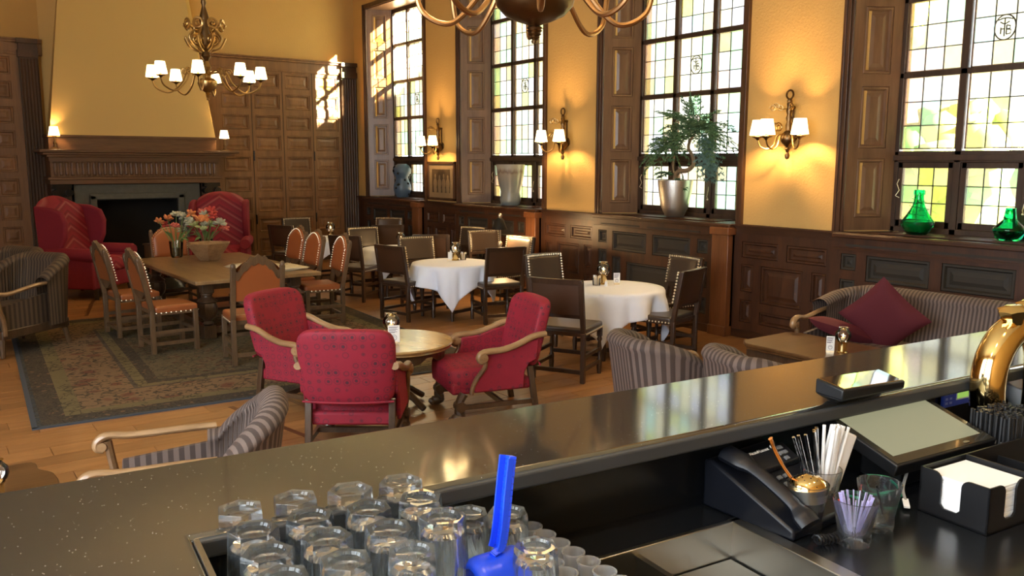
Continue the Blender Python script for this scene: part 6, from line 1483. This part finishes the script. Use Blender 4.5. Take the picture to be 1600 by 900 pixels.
m = MB(); m.box(-0.004, 0.030, -0.010, 0.010, 0.0, 0.155); m.xf(Matrix.Rotation(0.42, 4, 'Y')); part('sleeve', m, M_STRAWW, t, bevel=0.004)
m = MB(); m.bar((0, 0, 0), (0, 0, 0.078), 0.006, 0.0016, (1, 0, 0)); ME_LI = m.mesh('lilac_stick', M_LILAC)
for k in range(15):
    o = put('lilac_stick', ME_LI); a = 2*PI*k/15; lean(o, 1.366+0.010*math.cos(a), 1.022+0.010*math.sin(a), 1.434, 0.27*math.cos(a), 0.27*math.sin(a)); tag(o, 'lilac plastic stick fanned out in the nearest bar glass', 'stick', 'lilac sticks in the bar glass')
m = MB(); m.tube([(0, 0, 0), (0, 0, 0.075)], 0.0025, 6); o = part('stirrer', m, M_BLACK, None); lean(o, 1.478, 1.040, 1.434, -0.32, 0.05); tag(o, 'short dark stirrer leaning in the otherwise empty bar glass', 'stirrer')

# desk phone
t = thing('desk_phone', 'black desk telephone with handset on its left and coiled cord', 'telephone', B(1.345, 1.208, 1.411), BR+0.12)
A_ = math.radians(22.5)
m = MB(); m.prism([(-0.115, 0.0), (0.115, 0.0), (0.115, 0.104), (0.095, 0.108), (-0.115, 0.022)], -0.095, 0.125, lambda y, z, x: (x, y, z)); part('body', m, M_NAVY, t, bevel=0.006)
def face(x, d, h=0.0): return Vector((x, -0.115 + d*math.cos(A_) - h*math.sin(A_), 0.022 + d*math.sin(A_) + h*math.cos(A_)))
m = MB(); m.hexa([face(-0.03, 0.145), face(0.115, 0.145), face(0.115, 0.205), face(-0.03, 0.205), face(-0.03, 0.150, 0.012), face(0.115, 0.150, 0.012), face(0.115, 0.203, 0.016), face(-0.03, 0.203, 0.016)]); part('display_hood', m, M_NAVY, t, bevel=0.003)
q = MB(); q.box(-0.006, 0.006, -0.0045, 0.0045, 0, 0.004); mk = mat('key_grey', (0.16, 0.17, 0.19), 0.4); me = q.mesh('key', mk)
for r in range(4):
    for c in range(3):
        o = put('key', me, t); o.location = face(-0.005+c*0.021, 0.125-r*0.020, 0.001); o.rotation_euler = (A_, 0, 0)
for k in range(5): o = put('key', me, t); o.location = face(0.075+0.014*(k % 2), 0.190-0.016*(k//2), 0.014); o.rotation_euler = (A_, 0, 0)
m = MB(); m.hexa([face(0.064, 0.085, h) for h in (0,)] + [face(0.088, 0.085, 0), face(0.088, 0.110, 0), face(0.064, 0.110, 0), face(0.064, 0.085, 0.002), face(0.088, 0.085, 0.002), face(0.088, 0.110, 0.002), face(0.064, 0.110, 0.002)]); part('paper_label', m, mat('pale_blue_label', (0.55, 0.68, 0.85), 0.6), t, 'pale blue paper label')
m = MB(); m.ball(face(0.052, 0.045, 0.002), (0.008, 0.006, 0.004), 10, 6); part('red_light', m, M_REDLED, t, 'lit red button')
m = MB(); hb = lambda d, h: face(-0.068, d, h)
pts = [hb(-0.012, 0.020), hb(0.02, 0.028), hb(0.05, 0.034), hb(0.12, 0.036), hb(0.17, 0.030), hb(0.215, 0.020)]
m.tube(bez(pts, 6), [0.028]*5 + [0.025, 0.022, 0.020] + [0.018]*14 + [0.02, 0.024, 0.027] + [0.028]*6, 12, flat=0.62); part('handset', m, M_NAVY, t)
m = MB(); P = bez([(-0.07, -0.150, 0.012), (-0.03, -0.165, 0.010), (0.03, -0.160, 0.010), (0.06, -0.135, 0.010), (0.10, -0.125, 0.010)], 40); CO = []
for i, p in enumerate(P): a = i*0.95; CO.append(p + Vector((0, 0.009*math.cos(a), 0.009*math.sin(a))))
m.tube(CO, 0.0026, 5); part('coiled_cord', m, M_BLACK, t)
def text(body, parent, loc, rot, size, material, name='lettering', extrude=0.0004):
    c = bpy.data.curves.new(name, 'FONT'); c.body = body; c.size = size; c.extrude = extrude; c.align_x = 'CENTER'; c.align_y = 'CENTER'; c.materials.append(material)
    o = bpy.data.objects.new(name, c); COL.objects.link(o); dg = bpy.context.evaluated_depsgraph_get(); me = bpy.data.meshes.new_from_object(o.evaluated_get(dg)); bpy.data.objects.remove(o); me.materials.clear(); me.materials.append(material)
    o = put(name, me, parent); o.location = loc; o.rotation_euler = rot; return o
text('Alcatel\u00b7Lucent', t, face(0.022, 0.196, 0.0165), (A_, 0, 0), 0.0115, M_WHITE)
m = MB(); c0 = face(0.070, 0.197, 0.017); m.tube([c0 + Vector((0.005*math.cos(a), 0.005*math.sin(a)*math.cos(A_), 0.005*math.sin(a)*math.sin(A_))) for a in [2*PI*k/14 for k in range(14)]], 0.0014, 5, closed=True); part('round_emblem', m, M_WHITE, t)

# touch screen till
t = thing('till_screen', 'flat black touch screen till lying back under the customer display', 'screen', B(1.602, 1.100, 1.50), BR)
Av, Ah = 0.219, 0.067; al = math.atan2(Ah, Av); Ls = math.hypot(Av, Ah)
def S_(x, d, h=0.0): return Vector((x, d*math.cos(al) - h*math.sin(al), d*math.sin(al) + h*math.cos(al)))
def slab(x0, x1, d0, d1, h0, h1): return [S_(x0, d0, h0), S_(x1, d0, h0), S_(x1, d1, h0), S_(x0, d1, h0), S_(x0, d0, h1), S_(x1, d0, h1), S_(x1, d1, h1), S_(x0, d1, h1)]
m = MB(); m.hexa(slab(0, 0.37, 0, Ls, -0.030, 0.0)); part('case', m, M_BLACK, t, bevel=0.003)
m = MB(); m.hexa(slab(0.006, 0.364, 0.006, Ls-0.006, 0.0, 0.0012)); part('bezel', m, mat('screen_bezel', (0.03, 0.028, 0.022), 0.12), t)
m = MB(); m.hexa(slab(0.022, 0.345, 0.030, Ls-0.012, 0.0012, 0.0020)); part('screen', m, emit('screen_ceiling_glow', (0.68, 0.66, 0.40), 0.34, (0.02, 0.02, 0.018)), t)  # even glow stands in for the bright ceiling mirrored in the screen
m = MB(); m.box(0.10, 0.26, 0.06, 0.17, -0.089, -0.01); part('foot', m, M_BLACK, t, bevel=0.006)
m = MB(); m.ball(S_(0.27, 0.016, 0.001), (0.012, 0.006, 0.002), 10, 5); part('emblem', m, M_STEEL, t)
t = thing('customer_display', 'small black display with mirror-like glass top on the edge of the bar', 'display', B(1.675, 1.265, 1.601), BR)
m = MB(); m.hexa([(-0.075, 0.0, 0.0), (0.095, 0.0, 0.0), (0.095, 0.03, 0.0), (-0.075, 0.03, 0.0), (-0.115, -0.045, 0.020), (0.105, -0.045, 0.020), (0.115, 0.035, 0.020), (-0.110, 0.035, 0.020)])
m.hexa([(-0.115, -0.045, 0.020), (0.105, -0.045, 0.020), (0.115, 0.035, 0.020), (-0.110, 0.035, 0.020), (-0.115, -0.047, 0.046), (0.105, -0.047, 0.040), (0.117, 0.035, 0.049), (-0.110, 0.035, 0.055)]); part('case', m, M_BLACK, t, bevel=0.004)
m = MB(); m.hexa([(-0.108, -0.043, 0.044), (0.100, -0.043, 0.038), (0.110, 0.031, 0.046), (-0.104, 0.031, 0.052), (-0.107, -0.042, 0.0480), (0.099, -0.042, 0.0422), (0.109, 0.030, 0.0500), (-0.103, 0.030, 0.0558)]); part('glass', m, mat('mirror_glass', (0.8, 0.8, 0.78), 0.04, 1.0), t)

# napkin caddy
t = thing('napkin_caddy', 'black plastic napkin caddy with notched sides at the right', 'caddy', B(1.625, 0.910, 1.411), BR)
H_ = 0.098
def notched(L, n0, n1, d):
    r = 0.018; a = [(0, 0), (L, 0), (L, H_), (n1+r, H_)] + [(n1 + r*(1-math.sin(PI/2*k/5)), H_-r*(1-math.cos(PI/2*k/5))) for k in range(1, 6)] + [(n1, d+0.008), (n1-0.008, d), (n0+0.008, d), (n0, d+0.008)] + [(n0 - r*(1-math.cos(PI/2*k/5)), H_-r+r*math.sin(PI/2*k/5)) for k in range(0, 6)] + [(0, H_)]
    return a
m = MB(); m.prism(notched(0.152, 0.060, 0.104, 0.022), 0, 0.004, lambda y, z, x: (x, y, z)); part('notched_side', m, M_BLACK, t)
m = MB(); m.prism(notched(0.155, 0.055, 0.095, 0.022), 0, 0.004, lambda x, z, y: (x, y, z)); part('notched_side', m, M_BLACK, t)
m = MB(); m.box(0.0, 0.155, 0.148, 0.152, 0, H_); m.box(0.155, 0.159, 0.0, 0.152, 0, H_); m.box(0.159, 0.42, 0.0, 0.004, 0, H_*0.75); m.box(0.159, 0.42, 0.148, 0.152, 0, H_); m.box(0.28, 0.284, 0, 0.152, 0, H_*0.75); m.box(0, 0.42, 0, 0.152, 0, 0.004); part('tray', m, M_BLACK, t)
me = None
m = MB(); m.box(-0.069, 0.069, -0.066, 0.066, 0, 0.0046); ME_NAP = m.mesh('paper_napkin', M_WHITE)
for k in range(17):
    o = put('paper_napkin', ME_NAP); o.location = B(1.703+rnd.uniform(-.002, .002), 0.986+rnd.uniform(-.002, .002), 1.4165+0.0049*k); o.rotation_euler = (0, 0, BR+rnd.uniform(-0.02, 0.02)); tag(o, 'white square paper napkin stacked in the black caddy', 'napkin', 'napkins in the caddy')
# black straws
m = MB(); m.tube([(0, 0, 0), (0, 0, 0.135)], 0.0040, 7); 
mbs = mat('black_straw', (0.005, 0.005, 0.006), 0.5); n_ = NT(mbs); sp = n_.n('ShaderNodeSeparateXYZ', {0: n_.coord('Object')})
n_.l(n_.mix(n_.math('MULTIPLY', n_.math('LESS_THAN', n_.math('ABSOLUTE', n_.math('SUBTRACT', sp.outputs[2], 0.070)), 0.0045), n_.math('LESS_THAN', sp.outputs[1], 0.001)), (0.005, 0.005, 0.006), (0.45, 0.45, 0.45)), n_.b.inputs['Base Color'])
ME_BS = m.mesh('black_straw', mbs)
t = thing('straw_box', 'low black box holding the bundle of black straws behind the napkin caddy', 'box', B(1.975, 1.070, 1.411), BR)
m = MB(); m.box(0, 0.15, 0, 0.004, 0, 0.03); m.box(0, 0.15, 0.106, 0.110, 0, 0.05); m.box(0, 0.004, 0, 0.11, 0, 0.03); m.box(0.146, 0.15, 0, 0.11, 0, 0.05); m.box(0, 0.15, 0, 0.11, 0, 0.003); part('tray', m, M_BLACK, t)
for i in range(13):
    for j in range(9):
        o = put('black_straw', ME_BS); lean(o, 1.984+i*0.0108+rnd.uniform(-.001, .001), 1.079+j*0.0115+rnd.uniform(-.001, .001), 1.4145+rnd.uniform(0, 0.008), rnd.uniform(-.02, .02), rnd.uniform(-.02, .02)); tag(o, 'black straw standing in the dense bundle behind the napkin caddy', 'straw', 'bundle of black straws')
# brass beer column
t = thing('beer_tap', 'thick polished brass swan-neck beer column at the right edge', 'beer tap', B(2.135, 1.215, 1.411), BR)
m = MB(); P = bez([(0, 0, 0.0), (-0.010, 0, 0.08), (-0.022, 0.0, 0.17), (-0.012, 0.0, 0.235), (0.030, 0.0, 0.290), (0.10, 0, 0.315), (0.17, 0, 0.295), (0.215, 0, 0.24), (0.225, 0, 0.15), (0.225, 0, 0.0)], 7)
m.tube(P, 0.042, 24); part('swan_neck', m, M_GOLD, t)
m = MB(); m.lathe([(0.075, 0), (0.075, 0.01), (0.055, 0.02), (0.05, 0.035)], 28); part('flange', m, M_GOLD, t)
for x, z in ((0.055, 0.322), (0.135, 0.330)):
    m = MB(); m.lathe([(0.020, 0), (0.024, 0.018), (0.030, 0.03), (0.034, 0.050), (0.020, 0.056), (0.0, 0.058)], 14, (x, -0.01, z), Matrix.Rotation(-0.25, 4, 'Y'), rf=lambda a, j: 1+0.10*math.cos(a*7) if j in (2, 3) else 1.0); part('fluted_knob', m, M_GOLD, t)
# blue control panel, socket plate, white bowl, cables
t = thing('control_panel', 'small blue control panel with green display on the bar back', 'panel', B(2.105, 1.330, 1.497), BR)
m = MB(); m.box(0, 0.15, -0.006, 0.004, 0, 0.052); part('plate', m, mat('panel_blue', (0.04, 0.09, 0.55), 0.4), t, bevel=0.002)
m = MB(); m.box(0.058, 0.130, -0.0075, -0.005, 0.020, 0.042); part('display', m, M_LCD, t, 'green lit display')
m = MB(); m.box(0.054, 0.134, -0.0068, -0.005, 0.016, 0.046); part('display_frame', m, M_WHITEPL, t)
m = MB()
for x in (0.012, 0.030):
    for z in (0.012, 0.024, 0.038): m.box(x-0.005, x+0.005, -0.0072, -0.005, z-0.003, z+0.003)
part('button_print', m, mat('panel_light_blue', (0.3, 0.38, 0.75), 0.5), t)
t = thing('socket_plate', 'small silver label plate on the dark bar back above the phone', 'plate', B(1.66, 1.3345, 1.515), BR)
m = MB(); m.box(0, 0.040, -0.004, 0.001, 0, 0.012); part('plate', m, M_STEEL, t); m = MB(); m.box(0.006, 0.034, -0.0046, -0.0035, 0.004, 0.008); part('print', m, M_PRINT, t)
t = thing('white_bowl', 'white rounded bowl with dark inside beyond the brass column', 'bowl', B(2.46, 1.22, 1.41), BR)
m = MB(); m.lathe([(0.0, 0.0), (0.06, 0.0), (0.10, 0.03), (0.125, 0.09), (0.128, 0.125), (0.118, 0.126), (0.112, 0.09), (0.09, 0.04), (0.0, 0.015)], 32); part('bowl', m, M_WHITEPL, t)
m = MB(); m.lathe([(0.0, 0.08), (0.109, 0.085)], 24); part('dark_filling', m, mat('grey_filling', (0.07, 0.08, 0.10), 0.6), t)
m = MB(); m.tube(bez([B(1.52, 1.20, 1.418), B(1.55, 1.13, 1.418), B(1.60, 1.115, 1.425), B(1.66, 1.125, 1.418), B(1.72, 1.20, 1.418), B(1.80, 1.28, 1.45)], 10), 0.0045, 8)
cb = part('cable', m, mat('green_cable', (0.0, 0.36, 0.18), 0.4), None); tag(cb, 'green cable lying behind the bar glasses under the till', 'cable')
m = MB(); m.tube(bez([B(1.615, 1.085, 1.425), B(1.64, 1.11, 1.44), B(1.68, 1.13, 1.475), B(1.675, 1.15, 1.50), B(1.66, 1.17, 1.515)], 10), 0.0035, 8)
cb = part('cable', m, mat('grey_cable', (0.30, 0.29, 0.28), 0.4), None); tag(cb, 'thin grey cable hanging from the till with a white tag', 'cable')
m = MB(); m.bar(B(1.597, 1.068, 1.419), B(1.618, 1.088, 1.426), 0.012, 0.004); part('tag', m, M_WHITE, cb, 'white tag')

# pendant lamps over the bar, above the top of the view
for k, (u, lb) in enumerate(((0.1, 'brass pendant lamp over the wide left end of the bar'), (1.0, 'brass pendant lamp over the steel sink'), (1.9, 'brass pendant lamp over the napkin caddy'))):
    t = thing('pendant_lamp', lb, 'lamp', B(u, 0.62, 0), 0, 'pendant lamps over the bar')
    m = MB(); m.lathe([(0.03, 3.52), (0.06, 3.5), (0.16, 3.36), (0.155, 3.36), (0.055, 3.49)], 20); part('shade', m, M_BRASS, t)
    m = MB(); m.tube([(0, 0, 3.5), (0, 0, ZC)], 0.01, 6); part('cord', m, M_BLACK, t)
    m = MB(); m.ball((0, 0, 3.42), 0.05, 12, 8); part('bulb', m, M_FLAME, t)
    lamp_at(t, (0, 0, 3.35), 6.5 if k == 0 else 2.5, (1.0, 0.84, 0.64), 0.05)
TL = ['next to the far corner', 'second from the far corner', 'third from the far corner', 'in the middle of the row', 'third from the near end', 'second from the near end', 'at the near end of the row']
for k in range(7): tree(13.2, 4.25-2.85*k, 11.5, 'tall unseen tree added to block the sun, ' + TL[k], 9.2, 0.85, 1.45, 3.0)  # crowns added out of view to keep the sun off the nearer windows
tree(13.2, 8.5, 9.0, 'shorter unseen tree added to cut the low sun at the far window', 7.1, 1.4, 1.3, 1.9)  # added out of view, its height trims the sun patch from below
tree(19.0, 9.8, 4.6, 'low green tree seen through the third window', 3.3, 1.8, 1.8, 1.5); tree(18.0, 6.0, 4.4, 'low green tree seen through the fourth window', 3.2, 1.7, 1.7, 1.4); tree(22.0, 14.6, 5.2, 'low tree seen through the second window', 3.6, 2.0, 2.0, 1.6)

for k in range(6): tree(15.6, -0.2-2.85*k, 11.5, 'unseen tree added in the second sun-blocking row, ' + TL[k], 9.6, 0.85, 1.45, 3.4)  # second unseen row added to stop sun leaking between the crowns
